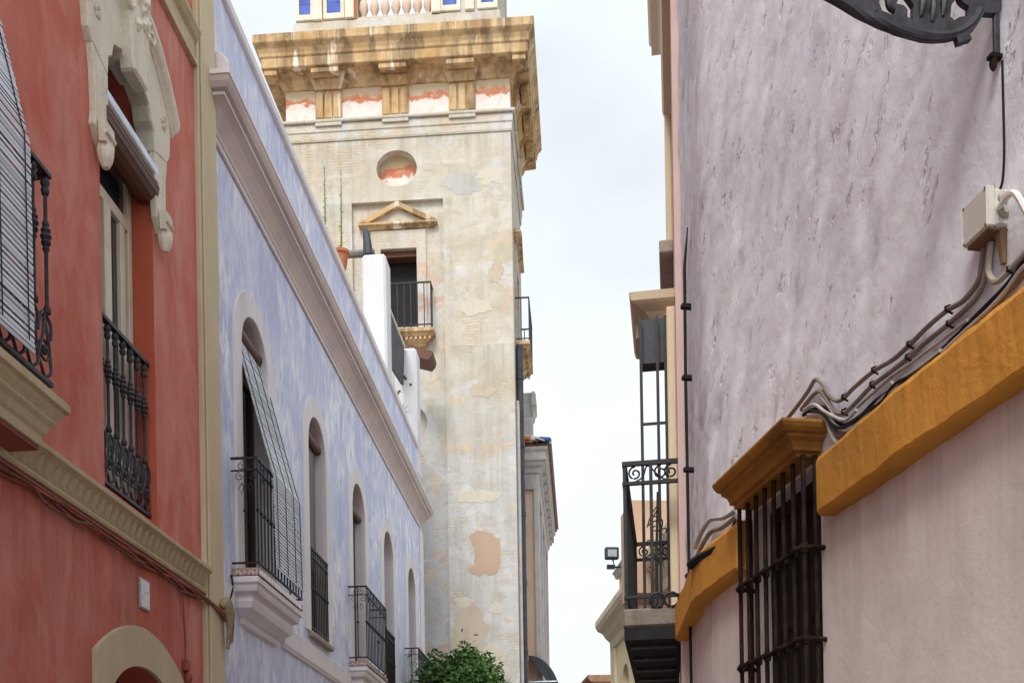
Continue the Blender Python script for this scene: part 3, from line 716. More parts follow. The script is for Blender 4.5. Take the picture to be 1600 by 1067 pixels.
# band under the windows, broken by the balconies' corbels
bal = [(12.52, 14.42), (18.52, 20.36), (24.05, 25.98)]
prev = BU0
for a, b in bal+[(BU1-.46, None)]:
    BL.part('sill_band', MB().sweep([(.002, 4.42), (.03, 4.42), (.04, 4.45), (.055, 4.47), (.055, 4.72), (.002, 4.74)], prev, a-.06, False, False), M['lilac_trim'], bevel=.006)
    if b: prev = b+.06
def blue_surround(c):
    outer = [p for p in arch(c, HW+.27, 4.93, 7.74, 8.53)][1:]
    inner = [p for p in arch(c, HW-.003, 4.93, 7.72, 8.237)][1:]
    return outer+[(c-HW-.27, 4.76), (c-HW+.003, 4.76), (c-HW+.003, 4.93)][1:2]+list(reversed(inner))[0:] if False else outer+[(c-HW-.27, 4.93), (c-HW+.003, 4.93)]+list(reversed(inner))[:-1]+[(c+HW-.003, 4.93)]
for i, c in enumerate(WC):
    s_ = BL.part('window', MB().prism(arch(c, HW-.004, 4.94, 7.72, 8.23), -.24, -.17, [[(c-.44, 5.05), (c-.04, 5.05), (c-.04, 7.55), (c-.44, 7.55)], [(c+.04, 5.05), (c+.44, 5.05), (c+.44, 7.55), (c+.04, 7.55)]]), M['brownwood'])
    BL.part('window_surround', MB().prism(blue_surround(c), -.06, .03), M['lilac_trim'], s_, bevel=.01)
    for sg in (-1, 1):
        BL.part('pane', MB().box(c+sg*.24-.2, c+sg*.24+.2, 5.05, 7.55, -.215, -.208), M['glass'] if i != 1 else M['slat_dark'], s_)
# second window carries a lowered slatted shutter
sm = MB().box(-.43, .43, -.018, .018, -.006, .006).mesh('shutter_slat', FL, (0, 0, 0), (M['slat_dark'],))
for k in range(46): BL.put('shutter_slat', sm, WC[1], 6.05+k*.04, -.14, rx=.25)
BL.part('shutter_box', MB().tube([(WC[1]-.5, 7.95, -.10), (WC[1]+.5, 7.95, -.10)], .07, 10), M['brownwood'], smooth=True)
BL.part('shutter_box', MB().tube([(WC[2]-.5, 7.78, -.10), (WC[2]+.5, 7.78, -.10)], .07, 10), M['brownwood'], smooth=True)
BL.part('shutter_box', MB().tube([(WC[0]-.5, 7.98, -.10), (WC[0]+.5, 7.98, -.10)], .08, 10), M['brownwood'], smooth=True)
def bar_mb(h, r=.010, knob=True):
    p = [(r, 0)]
    if knob: p += [(r, h*.48), (r*2, h*.487), (r*2.3, h*.5), (r*2, h*.513), (r, h*.52)]
    p += [(r, h)]
    return MB().lathe(0, 0, p, 6)
def blue_balcony(a, b, idx):
    pr = .33
    prof = [(.002, 4.36), (.05, 4.37), (.06, 4.41), (.06, 4.44), (.09, 4.45), (.11, 4.47), (.19, 4.53), (.215, 4.60), (.205, 4.66), (.225, 4.68), (.27, 4.70), (.285, 4.75), (.285, 4.78), (.315, 4.79), (.315, 4.86), (.002, 4.87)]
    s_ = BL.part('balcony', MB().sweep(prof, a+.31, b-.31, True, True), M['lilac_trim'], bevel=.006)
    # glazed edge tiles round the slab
    tw = .15; tl = MB().box(0, tw-.008, 4.872, 4.94, -.012, .0).mesh('edge_tile', FL, (0, 4.872, 0), (M['tile'],))
    BL.part('slab', MB().box(a, b, 4.872, 4.955, .002, pr-.014), M['slab'], s_)
    u = a
    while u+tw < b+.01: BL.put('edge_tile', tl, u, 4.872, pr, s_); u += tw
    for q in (0, 1): BL.put('edge_tile', tl, a-.001-.0, 4.872, .02+q*tw+.002, s_, rz=-math.pi/2)
    rl = MB(); e0, e1, ew = a+.02, b-.02, pr-.02
    for v0, v1 in ((6.21, 6.235), (6.075, 6.088), (5.01, 5.03)): BL.part('rail', u_rail(e0, e1, v0, v1, -.03, ew, .014, .024), M['iron'], s_)
    me = bar_mb(1.19).mesh('bar', FL, (0, 0, 0), (M['iron'],), True)
    nb = 15
    for k in range(nb): BL.put('bar', me, e0+.012+(e1-e0-.024)*k/(nb-1), 5.025, ew, s_)
    for q in (e0+.012, e1-.012):
        for k in (1, ): BL.put('bar', me, q, 5.025, ew-.15*k, s_)
    # scrolls in the top panel, on the near return too
    sb = MB().tube(scroll_pts(0, 0, .055, .012, 1.4, math.pi/2, 0), .005, 5).tube(scroll_pts(.02, -.13, .05, .012, 1.2, math.pi/2, 0, sg=-1), .005, 5).tube([(-.01, -.2, 0), (.03, -.26, 0), (0, -.33, 0), (-.03, -.26, 0), (-.01, -.2, 0)], .005, 4)
    sm_ = sb.mesh('scroll', FL, (0, 0, 0), (M['iron'],), True)
    BL.put('scroll', sm_, e0+.012, 6.14, .12, s_, rz=math.pi/2); BL.put('scroll', sm_, e0+.012, 6.14, .23, s_, rz=-math.pi/2)
    for k in range(5): BL.put('scroll', sm_, e0+.2+(e1-e0-.4)*k/4, 6.14, ew, s_, sc=(1, 1, .45))
for i, (a, b) in enumerate(bal): blue_balcony(a, b, i)
for i in (1, 3):
    c = WC[i]
    s_ = BL.part('window_sill', MB().box(c-HW-.1, c+HW+.1, 4.85, 4.925, -.1, .085), M['slab'], bevel=.01)
    for v0, v1 in ((6.17, 6.2), (6.05, 6.065), (5.0, 5.02)): BL.part('window_rail', MB().box(c-HW, c+HW, v0, v1, .005, .035), M['iron'], s_)
    me = bar_mb(1.19).mesh('bar', FL, (0, 0, 0), (M['iron'],), True)
    for k in range(11): BL.put('bar', me, c-HW+.02+(2*HW-.04)*k/10, 5.0, .02, s_)
blind(FL, 'slatted_blind', 'pale blue slatted blind draped over the lilac house balcony railing', 12.92, 14.14, drape(-.08, 7.93, .345, 6.27, 5.03, .12), (13.5, 5, .3), .040, M['slat'], .031, (.1, .4, .7, .93), skew=.12)

# roof terrace of the lilac house
def pixbox(fr, u, x0, x1, ytop): 
    a = on_u(fr, x0, ytop, u); b = on_u(fr, x1, ytop, u); return a[0], b[0], (a[1]+b[1])/2
w0, w1_, vt = pixbox(FL, 23.0, 565, 602, 396)
ch = Thing(FL, 'white_chimney', 'tall white rendered chimney on the lilac house roof', 'chimney', (23.0, 10.8, w0))
ch.part('stack', MB().box(23.0, 23.6, 10.8, vt, w0, w1_), M['chimney'], bevel=.05)
w0b, w1b, vtb = pixbox(FL, 26.2, 606, 650, 543)
ch2 = Thing(FL, 'white_chimney', 'lower white rendered chimney with creeper sprigs on the lilac roof', 'chimney', (26.2, 10.8, w0b))
ch2.part('stack', MB().box(26.2, 26.8, 10.8, vtb, w0b+.15, w1b), M['chimney'], bevel=.06)
ch2.part('shoulder', MB().box(26.22, 26.75, 10.8, vtb-.5, w0b-.35, w0b+.148), M['chimney'], bevel=.05)
lfm = MB(); lfm.v = [(-.04, 0, 0), (0, .05, .01), (.04, 0, .0), (0, -.05, .012)]; lfm.face((0, 1, 2, 3))
lfm = lfm.mesh('sprig_leaf', FL, (0, 0, 0), (M['leaf'],))
for a, b in ((.3, -.35), (.55, -.75), (.2, -1.1), (.75, -.9), (.28, -1.05), (.5, -.7), (.33, -.4)):
    ch2.put('sprig_leaf', lfm, 26.19, vtb+b, w0b+.1+a*(w1b-w0b-.1), rz=math.pi/2, ry=a*5)
# sloping dark canopy between the chimneys
pa = on_u(FL, 603, 470, 23.65); pb = on_u(FL, 631, 541, 26.1)
cn = Thing(FL, 'roof_canopy', 'dark sloping canopy panel with pale edge between the white chimneys', 'canopy', (23.7, 12, pa[0]))
mb = MB()
v0, v1 = pa[1], pb[1]
wv = -1.3
mb.v = [(23.65, v0, pa[0]), (26.15, v1, pb[0]), (26.15, v1-.9, pb[0]-.03), (23.65, v0-1.2, pa[0]-.03), (23.65, v0, pa[0]-.06), (26.15, v1, pb[0]-.06), (26.15, v1-.9, pb[0]-.09), (23.65, v0-1.2, pa[0]-.09)]
for q in ((0, 1, 2, 3), (4, 7, 6, 5), (0, 4, 5, 1), (3, 2, 6, 7), (0, 3, 7, 4), (1, 5, 6, 2)): mb.face(q)
cn.part('panel', mb, M['darkgrey'])
cn.part('edge', MB().tube([(23.65, v0+.02, pa[0]), (26.15, v1+.02, pb[0])], .028, 6), M['whitetile'])
# timber eave piece, dark beam and horn finial
e0 = on_u(FL, 652, 540, 27.0); e1 = on_u(FL, 677, 550, 27.0)
single(FL, 'timber_eave', MB().prism([(e0[0]-.25, e0[1]+.05), (e1[0], e1[1]), (e1[0]-.03, e1[1]-.12), (e1[0]-.12, e1[1]-.22), (e0[0]-.25, e0[1]-.25)], 26.95, 27.6, axis='u'), M['brownwood'], 'dark brown timber eave end behind the lower white chimney', 'eave', (27, e0[1]-.2, e0[0]), bevel=.01)
b0 = on_u(FL, 536, 398, 24.0); b1 = on_u(FL, 585, 394, 24.0)
single(FL, 'roof_beam', MB().tube([(24.0, b0[1], b0[0]-.4), (24.0, b1[1]-.02, b1[0])], .085, 8), M['slat_dark'], 'dark horizontal pipe beam behind the tall white chimney', 'beam', (24.0, b0[1], b0[0]), smooth=True)
h0 = on_u(FL, 575, 392, 23.9); h1 = on_u(FL, 570, 352, 23.9)
single(FL, 'horn_finial', MB().tube(spline([(23.9, h0[1]-.1, h0[0]), (23.9, h0[1]+.15, h0[0]-.01), (23.9, (h0[1]+h1[1])/2+.05, h0[0]-.03), (23.9, h1[1], h1[0])], 4), [.12, .115, .11, .105, .10, .095, .092, .09, .085, .07, .05, .03, .012][:13], 8), M['darkgrey'], 'black horn shaped cowl above the tall white chimney', 'cowl', (23.9, h0[1]-.1, h0[0]), smooth=True)
# potted stalk plants and agave on the parapet terrace
def pot_plant(px, py, u, stalks, label):
    w, v = on_u(FL, px, py, u)
    T = Thing(FL, 'potted_plant', label, 'plant', (u, v-.32, w))
    T.part('pot', MB().lathe(u, w, [(.09, v-.32), (.13, v-.06), (.15, v-.055), (.15, v), (.11, v), (.09, v-.05)], 12), M['terracotta'], smooth=True)
    for du, dw, h in stalks:
        mb = MB().tube([(u+du*.4, v-.05, w+dw*.3), (u+du*.8, v+h*.5, w+dw*.8), (u+du, v+h, w+dw)], [.02, .013, .003], 5)
        rn = random.Random(int(h*100))
        for k in range(26):
            a = k/26; z = v+h*a; x = u+du*(.4+.6*a); y = w+dw*(.3+.7*a); an = rn.uniform(0, 6.28); l_ = .055*(1-a)+.02
            mb.v += [(x, z, y), (x+math.cos(an)*l_, z+.07, y+math.sin(an)*l_), (x+.012, z+.06, y+.012)]; b_ = len(mb.v); mb.face((b_-3, b_-2, b_-1))
        T.part('stalk', mb, M['leaf2'])
    return T
pot_plant(533, 393, 19.6, ((0, .02, 1.45),), 'tall thin green stalk in a terracotta pot above the lilac coping')
pot_plant(509, 390, 19.3, ((0, 0, 1.5),), 'shorter faint green stalk in a pot on the lilac terrace')
w, v = on_u(FL, 626, 632, 25.7)
ag = MB(); rn = random.Random(4)
for k in range(22):
    a = rn.uniform(0, 6.28); e = rn.uniform(.2, 1.3); l_ = rn.uniform(.28, .42)
    dx, dy, dz = math.cos(a)*math.cos(e)*l_, math.sin(a)*math.cos(e)*l_, math.sin(e)*l_
    b_ = len(ag.v); ag.v += [(25.7-.012, v-.2, w), (25.7+.012, v-.2, w+.01), (25.7+dx, v-.2+dz, w+dy)]; ag.face((b_, b_+1, b_+2))
AG = Thing(FL, 'potted_plant', 'small spiky agave beside the lower white chimney', 'plant', (25.7, v-.5, w))
AG.part('blades', ag, M['leaf']); AG.part('pot', MB().lathe(25.7, w, [(.1, v-.6), (.14, v-.25), (.12, v-.2), (.05, v-.2)], 10), M['terracotta'], smooth=True)
# ================================================================== church tower
TW = Thing(FT, 'church_tower', 'weathered cream church tower with triglyph frieze and ochre cornice', 'church tower', (-2.95, 0, 0))
TU0, TD = -5.86, 4.25      # left end of the front, depth of the tower
oc1 = [(-2.97+.53*math.cos(a), 19.46+.47*math.sin(a)) for a in [2*math.pi*i/28 for i in range(28)]]
BAY0, BAY1 = -4.17, -1.78
def notch(*a): return a
# piers and the head proud of the window bay
mb = MB().prism([(TU0, 0), (BAY0, 0), (BAY0, 18.62), (BAY1, 18.62), (BAY1, 0), (0, 0), (0, 20.24), (TU0, 20.24)], -.6, 0, [oc1])
TW.part('wall', mb, M['tower'])
TW.part('oculus', MB().prism([(-2.97+.55*math.cos(a), 19.46+.49*math.sin(a)) for a in [2*math.pi*i/28 for i in range(28)]], -.62, -.28), M['oculus'])
oc2 = [(-2.97+.68*math.cos(a), 12.9+.55*math.sin(a)) for a in [2*math.pi*i/28 for i in range(28)]]
door = [(-3.44, 15.4), (-2.5, 15.4), (-2.5, 17.42), (-3.44, 17.42)]
TW.part('window_bay', MB().prism([(BAY0-.0, 0), (BAY1, 0), (BAY1, 18.618), (BAY0, 18.618)], -.6, -.12, [door, oc2]), M['bay'])
TW.part('oculus', MB().prism([(-2.97+.7*math.cos(a), 12.9+.57*math.sin(a)) for a in [2*math.pi*i/28 for i in range(28)]], -.62, -.35), M['tower'])
# side wall facing the street, other walls
sdo = [(1.2, 15.4), (2.1, 15.4), (2.1, 17.42), (1.2, 17.42)]
def side_part(name, mb, mat, **k):
    """a piece of the tower built in the side frame, re-expressed in the front frame"""
    m2 = MB(); m2.f, m2.m = mb.f, mb.m
    m2.v = [(w, v, -u) for u, v, w in mb.v]
    return TW.part(name, m2, mat, **k)
side_part('side_wall', MB().prism([(.602, 0), (TD, 0), (TD, 20.24), (.602, 20.24)], -.6, -.001, [sdo]), M['tower'])
side_part('side_wall', MB().box(.602, TD, 0, 20.24, TU0, TU0+.6), M['tower'])
side_part('rear_wall', MB().box(TD-.5, TD-.002, 0, 20.24, TU0+.602, -.602), M['tower'])
# entablature swept round front and sides
def entab(name, prof, mat, bevel=0):
    """profile (p,v) carried round the left side, front and right side"""
    m_ = MB(); n_ = len(prof)
    for ring in (lambda p: (TU0-p, -TD), lambda p: (TU0-p, p), lambda p: (p, p), lambda p: (p, -TD-.0)):
        m_.v += [(ring(p)[0], v, ring(p)[1]) for p, v in prof]
    for k in range(3):
        for i in range(n_): 
            j = (i+1) % n_; m_.face((k*n_+i, k*n_+j, (k+1)*n_+j, (k+1)*n_+i))
    m_.face(range(n_)); m_.face(range(3*n_, 4*n_))
    return TW.part(name, m_, mat, bevel=bevel)
entab('architrave', [(-.5, 20.245), (.03, 20.245), (.03, 20.27), (.04, 20.28), (.04, 20.46), (.065, 20.48), (.065, 20.68), (-.5, 20.69)], M['tower'], .008)
entab('frieze', [(-.5, 20.78), (.0, 20.78), (.0, 21.60), (-.5, 21.60)], M['metope'])
entab('taenia', [(-.5, 20.692), (.12, 20.692), (.13, 20.72), (.13, 20.765), (.02, 20.778), (-.5, 20.778)], M['tower'], .008)
cor = entab('cornice', [(-.5, 21.603), (.04, 21.603), (.06, 21.64), (.06, 21.68), (.10, 21.72), (.15, 21.80), (.16, 21.86), (.46, 21.885), (.50, 21.90), (.50, 22.14), (.53, 22.16), (.54, 22.24), (.58, 22.34), (.65, 22.42), (.67, 22.45), (.67, 22.66), (-.5, 22.76)], M['ochre'], .012)
def triglyph(kind, uc):
    f = TW.part if kind == 'front' else side_part
    q = MB().box(uc-.345, uc+.345, 20.782, 21.598, .002, .05)
    t = f('triglyph', q, M['ochre'])
    for k in (-1, 0, 1):
        f('glyph', MB().prism([(uc+k*.23-.095, 20.80), (uc+k*.23+.095, 20.80), (uc+k*.23+.095, 21.44), (uc+k*.23+.05, 21.50), (uc+k*.23-.05, 21.50), (uc+k*.23-.095, 21.44)], .0505, .10), M['ochre'], parent=t, bevel=.02)
    f('capital', MB().sweep([(.002, 21.54), (.11, 21.54), (.12, 21.60), (.15, 21.66), (.20, 21.74), (.21, 21.80), (.24, 21.88), (.002, 21.882)], uc-.24, uc+.24, True, True), M['ochre'], parent=t)
    f('mutule', MB().box(uc-.36, uc+.36, 21.745, 21.878, .245, .455), M['ochre'], parent=t, bevel=.012)
    f('guttae', MB().box(uc-.345, uc+.345, 20.60, 20.69, .066, .115), M['tower'], parent=t, bevel=.008)
for uc in (-4.72, -2.97, -1.235): triglyph('front', uc)
for uc in (1.0, 2.15, 3.3): triglyph('side', uc)
TW.part('corner_mutule', MB().box(.10, .44, 21.745, 21.878, .10, .455), M['ochre'], bevel=.012)
TW.part('corner_mutule', MB().box(TU0-.44, TU0-.10, 21.745, 21.878, .10, .455), M['ochre'], bevel=.012)
# pedimented door with balcony (front and side)
def ped_door(kind, uc, wb):
    f = TW.part if kind == 'front' else side_part
    hw = .47
    arc = f('door_architrave', MB().prism([(uc-.72, 15.2), (uc-hw, 15.2), (uc-hw, 17.42), (uc+hw, 17.42), (uc+hw, 15.2), (uc+.72, 15.2), (uc+.72, 17.9), (uc-.72, 17.9)], wb+.001, wb+.05), M['bay'], bevel=.01)
    pd = f('pediment', MB().sweep([(wb+.002, 17.92), (wb+.06, 17.93), (wb+.09, 17.98), (wb+.17, 18.01), (wb+.17, 18.06), (wb+.002, 18.07)], uc-.86, uc+.86, True, True, base=wb), M['ochre'])
    th = .12
    for sg in (-1, 1):
        f('raking_cornice', MB().prism([(uc+sg*1.04, 18.072), (uc, 18.60), (uc, 18.60-.14), (uc+sg*.76, 18.072)], wb+.002, wb+.165), M['ochre'], parent=pd, bevel=.012)
    f('tympanum', MB().prism([(uc-.755, 18.073), (uc+.755, 18.073), (uc, 18.455)], wb+.002, wb+.05), M['bay'], parent=pd)
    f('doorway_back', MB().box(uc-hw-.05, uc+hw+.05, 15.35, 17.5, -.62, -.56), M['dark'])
    f('door_lintel', MB().box(uc-hw, uc+hw, 17.27, 17.418, -.5, -.2), M['brownwood'])
    sl = f('balcony', MB().sweep([(wb+.002, 14.80), (wb+.12, 14.82), (wb+.15, 14.88), (wb+.22, 14.92), (wb+.24, 15.0), (wb+.30, 15.02), (wb+.34, 15.08), (wb+.38, 15.10), (wb+.38, 15.19), (wb+.002, 15.2)], uc-.55, uc+.55, True, True, base=wb), M['ochre'], bevel=.006)
    for k in range(14): f('dentil', MB().box(uc-.78+k*.12, uc-.72+k*.12, 14.94, 15.01, wb+.24, wb+.29), M['ochre'], parent=sl)
    e0, e1, ew = uc-.88, uc+.88, wb+.36
    for v0, v1 in ((16.33, 16.365), (15.26, 15.28)): f('rail', u_rail(e0, e1, v0, v1, wb, ew, .018, .03), M['iron'], parent=sl)
    for k in range(11):
        uu = e0+.015+(e1-e0-.03)*k/10; f('bar', MB().box(uu-.012, uu+.012, 15.2, 16.33, ew-.012, ew+.012), M['iron'], parent=sl)
    for uu in (e0+.015, e1-.015): f('bar', MB().box(uu-.018, uu+.018, 15.2, 16.33, wb+.14, wb+.165), M['iron'], parent=sl)
ped_door('front', -2.97, -.12)
ped_door('side', 1.65, 0)
# repaired patch of beige render and small cracks
rn = random.Random(2)
pp = [(733, 838), (741, 831), (748, 828), (760, 831), (770, 834), (777, 838), (781, 846), (782, 863), (782, 880), (779, 889), (774, 895), (764, 898), (755, 896), (749, 899), (743, 898), (733, 889), (740, 881), (742, 875), (741, 865), (740, 856), (737, 847)]
M['patch'] = plaster('beige_patch', (.48, .35, .26), (.52, .39, .30), None, 2, 0, 3, (.3, .22, .16), .3, .2)
pts = spline([(*on_w(FT, x, y, .004), 0) for x, y in pp+pp[:1]], 2)[:-1]
def ragged(pts, am, seed):
    f_ = .5/am
    return [(x+am*noise.noise(Vector((x*f_, y*f_, seed))), y+am*noise.noise(Vector((x*f_, y*f_, seed+9)))) for x, y in pts]
TW.part('render_patch', MB().prism(ragged([(p.x, p.y) for p in pts], .05, 1), .001, .007), M['patch'])
M['greypatch'] = stone('grey_patch', (.47, .465, .45), (.54, .53, .51), (.34, .31, .27), .5, 2, .4)
M['palepatch'] = stone('pale_patch', (.63, .595, .51), (.58, .535, .44), (.4, .36, .3), .5, 2, .4)
M['tanpatch'] = stone('tan_patch', (.50, .43, .33), (.57, .50, .40), (.33, .27, .2), .5, 2, .4)
for i, (x, y, rx, ry, mt) in enumerate(((725, 287, 34, 15, 'greypatch'), (765, 275, 22, 12, 'palepatch'), (775, 420, 12, 22, 'tanpatch'), (745, 775, 38, 10, 'palepatch'), (718, 835, 9, 22, 'greypatch'), (735, 985, 28, 45, 'tanpatch'), (775, 950, 12, 10, 'palepatch'), (770, 1035, 20, 30, 'palepatch'), (725, 940, 14, 8, 'palepatch'), (752, 610, 22, 9, 'tanpatch'), (740, 480, 26, 12, 'palepatch'))):
    rr = random.Random(i+50); q = []
    for k in range(30):
        t = 2*math.pi*k/30; g = 1+.42*noise.noise(Vector((math.cos(t)*1.6+i*3.3, math.sin(t)*1.6, i*1.7)))+.14*noise.noise(Vector((math.cos(t)*5+i, math.sin(t)*5, 3)))
        q.append(on_w(FT, x+rx*g*math.cos(t), y+ry*g*math.sin(t), .004))
    q = ragged(ragged([(p.x, p.y) for p in spline([(a_, b_, 0) for a_, b_ in q+q[:1]], 3)[:-1]], .09, i), .03, i+20)
    TW.part('render_patch', MB().prism(q, .001, .0045+.0002*i), M[mt])
# belfry storey above the cornice
belf_u0, belf_u1, bw = -5.62, -.28, -.25
bd = TD-.25
TW.part('blocking_course', MB().box(TU0+.12, -.12, 22.70, 23.10, -bd-.1, bw+.12), M['tower'], bevel=.03)
TW.part('belfry_base', MB().box(belf_u0-.06, belf_u1+.06, 23.105, 23.55, -bd, bw+.06), M['tower'], bevel=.03)
TW.part('belfry_wall', MB().prism([(belf_u0, 23.555), (belf_u1, 23.555), (belf_u1, 28), (belf_u0, 28)], bw-.7, bw, [[(-3.98, 23.62), (-2.0, 23.62), (-2.0, 26.5), (-2.99, 27.4), (-3.98, 26.5)]]), M['tower'])
TW.part('belfry_wall', MB().box(belf_u0, belf_u0+.7, 23.555, 28, -bd, bw-.702), M['tower'])
TW.part('belfry_wall', MB().box(belf_u1-.7, belf_u1, 23.555, 28, -bd, bw-.702), M['tower'])
TW.part('belfry_roof', MB().box(belf_u0-.3, belf_u1+.3, 28.005, 28.4, -bd-.3, bw+.3), M['ochre'])
for a, b in ((-5.52, -5.22), (-4.78, -4.42), (-1.72, -1.36), (-.72, -.40)):
    t = TW.part('tile_surround', MB().prism([(a-.1, 23.6), (b+.1, 23.6), (b+.1, 26.6), (a-.1, 26.6)], bw+.001, bw+.06, [[(a, 23.75), (b, 23.75), (b, 26.45), (a, 26.45)]]), M['stone_cream'], bevel=.01)
    vv = 23.755
    while vv < 26.4: TW.part('glazed_tile', MB().box(a+.004, b-.004, vv, vv+.29, bw+.001, bw+.02), M['bluetile'], parent=t); vv += .3
for a in (-5.02, -4.18, -1.90, -1.02): TW.part('belfry_pilaster', MB().box(a-.12, a+.12, 23.56, 28, bw+.001, bw+.11), M['stone_cream'], bevel=.015)
bl_ = MB().lathe(0, 0, [(.10, 0), (.10, .06), (.05, .09), (.07, .16), (.125, .30), (.11, .42), (.055, .58), (.06, .64), (.10, .68), (.10, .74)], 10).mesh('baluster', FT, (0, 0, 0), (stone('pinkish_stone', (.66, .50, .40), (.74, .62, .50), (.45, .2, .12), .6, 5),), True)
for k in range(7): TW.put('baluster', bl_, -3.84+k*.285, 23.63, bw-.15)
TW.part('belfry_handrail', MB().box(-3.98, -2.0, 24.372, 24.5, bw-.28, bw-.02), M['stone_cream'], bevel=.01)
for k, a in enumerate((-4.06, -1.93)): TW.part('red_pier', MB().box(a-.07, a+.07, 23.56, 26.5, bw+.002, bw+.05), M['terracotta'])
# drain pipes at the street corner
dp = MB().tube([(.10, .0, -.6), (.10, 15.0, -.6)], .095, 10)
for k in range(8): dp.lathe(.10, -.6, [(.11, 1.5+k*1.8), (.11, 1.62+k*1.8)], 10)
dpm = M['darkgrey']
single(FT, 'drain_pipe', dp, dpm, 'dark grey drainpipe running down the church tower corner', 'drainpipe', (.10, 0, -.6), smooth=True)
single(FT, 'drain_pipe', MB().tube([(.06, 0, -.25), (.06, 13.2, -.25), (.05, 13.4, -.25)], .045, 8), M['greystone'], 'paler grey pipe at the very edge of the tower front', 'drainpipe', (.06, 0, -.25), smooth=True)

# ================================================================== church nave behind the tower
NV = Thing(FS, 'church_nave', 'peach and grey church nave with tiled hip roof behind the tower', 'church', (8, 0, 0))
NW = .40
NV.part('wall', MB().box(4.8, 13, 0, 13.2, -4, NW-.12), M['nave'])
NV.part('pilaster', MB().box(4.7, 5.4, 0, 12.6, NW-.16, NW), M['greystone'], bevel=.015)
for k, a in enumerate((7.2, 9.8, 12.4)): NV.part('pilaster', MB().box(a, a+.6, 0, 12.6, NW-.118, NW-.002), M['greystone'], bevel=.015)
NV.part('grey_repair', MB().prism([(NW-.62, 8.6), (NW-.47, 8.7), (NW-.46, 9.6), (NW-.5, 9.9), (NW-.62, 9.8)], 4.79, 4.799, axis='u'), M['greystone'])
nc = [(-.3, 12.602), (.0, 12.602), (.02, 13.05), (.06, 13.08), (.08, 13.2), (.16, 13.28), (.18, 13.36), (.24, 13.40), (.24, 13.62), (.30, 13.70), (.30, 13.78), (-.3, 13.80)]
cb_ = MB(); n_ = len(nc)
for ring in (lambda p: (4.7-p, -4), lambda p: (4.7-p, NW+p), lambda p: (12.9+p, NW+p), lambda p: (12.9+p, -4)): cb_.v += [(ring(p)[0], v, ring(p)[1]) for p, v in nc]
for k in range(3):
    for i in range(n_):
        j = (i+1) % n_; cb_.face((k*n_+i, k*n_+j, (k+1)*n_+j, (k+1)*n_+i))
NV.part('cornice', cb_, M['greystone'])
for k in range(9): NV.part('modillion', MB().box(5.2+k*.85, 5.45+k*.85, 13.24, 13.38, NW+.081, NW+.22), M['greystone'])
rf = MB(); rf.v = [(4.36, 13.82, NW+.36), (13.2, 13.82, NW+.36), (13.2, 13.82, -4), (4.36, 13.82, -4), (6.6, 15.0, -1.6), (11, 15.0, -1.6)]
for q in ((0, 1, 5, 4), (1, 2, 5), (2, 3, 4, 5), (3, 0, 4), (0, 3, 2, 1)): rf.face(q)
roof = NV.part('roof', rf, M['roof'])
def pantile(r=.085, l=.5):
    m_ = MB(); n_ = 6
    for e in (0, 1):
        for i in range(n_+1):
            a = math.pi*i/n_; m_.v.append((r*math.cos(a), r*.8*math.sin(a), e*l))
    for i in range(n_): m_.face((i, i+1, n_+2+i, n_+1+i))
    return m_
# front eave tiles (across the street side corner) and side eave tiles
pt = MB()
for i in range(7):
    a = math.pi*i/6
    pt.v += [(0, .07*math.sin(a), .085*math.cos(a)), (.5, .07*math.sin(a)+.18, .085*math.cos(a))]
for i in range(6): pt.face((2*i, 2*i+1, 2*i+3, 2*i+2))
ptm = pt.mesh('pantile', FS, (0, 0, 0), (M['roof'],), True)
for k in range(9): NV.put('pantile', ptm, 4.28, 13.83, NW+.27-k*.185, roof)
pt = MB()
for i in range(7):
    a = math.pi*i/6
    pt.v += [(.085*math.cos(a), .07*math.sin(a), 0), (.085*math.cos(a), .07*math.sin(a)+.2, -.5)]
for i in range(6): pt.face((2*i, 2*i+1, 2*i+3, 2*i+2))
pts_ = pt.mesh('pantile', FS, (0, 0, 0), (M['greystone'],), True)
for k in range(46): NV.put('pantile', pts_, 4.5+k*.187, 13.83, NW+.42, roof)
# glazed hip tiles: white, orange, white, blue
hip0, hip1 = Vector((4.45, 13.93, NW+.34)), Vector((6.6, 15.1, -1.6))
for k in range(9):
    a, b = hip0.lerp(hip1, k/9), hip0.lerp(hip1, (k+.97)/9)
    NV.part('hip_tile', MB().tube([a, b], [.11, .10], 8), M[('bluetile', 'whitetile', 'orangetile', 'whitetile')[k % 4]], roof, smooth=True)
PD = Thing(FS, 'stone_pinnacle', 'moulded grey stone pedestal rising above the nave roof', 'pinnacle', (7.2, 14, .1))
w0p, vtp = on_u(FS, 837, 612, 7.0)
PD.part('shaft', MB().box(7.05, 7.75, 14.0, vtp-.75, w0p-.75, w0p-.12), M['greystone'], bevel=.02)
PD.part('cap', MB().sweep([(0.0, vtp-.76), (.05, vtp-.70), (.10, vtp-.5), (.14, vtp-.45), (.14, vtp-.1), (.10, vtp), (0, vtp)], 7.05, 7.75, True, True).box(7.05, 7.75, vtp-.75, vtp-.001, -.7, -.002), M['greystone'])
for o_ in [o for o in PD.root.children if o.name.startswith('cap')]: o_.location.y = -(w0p-.14)
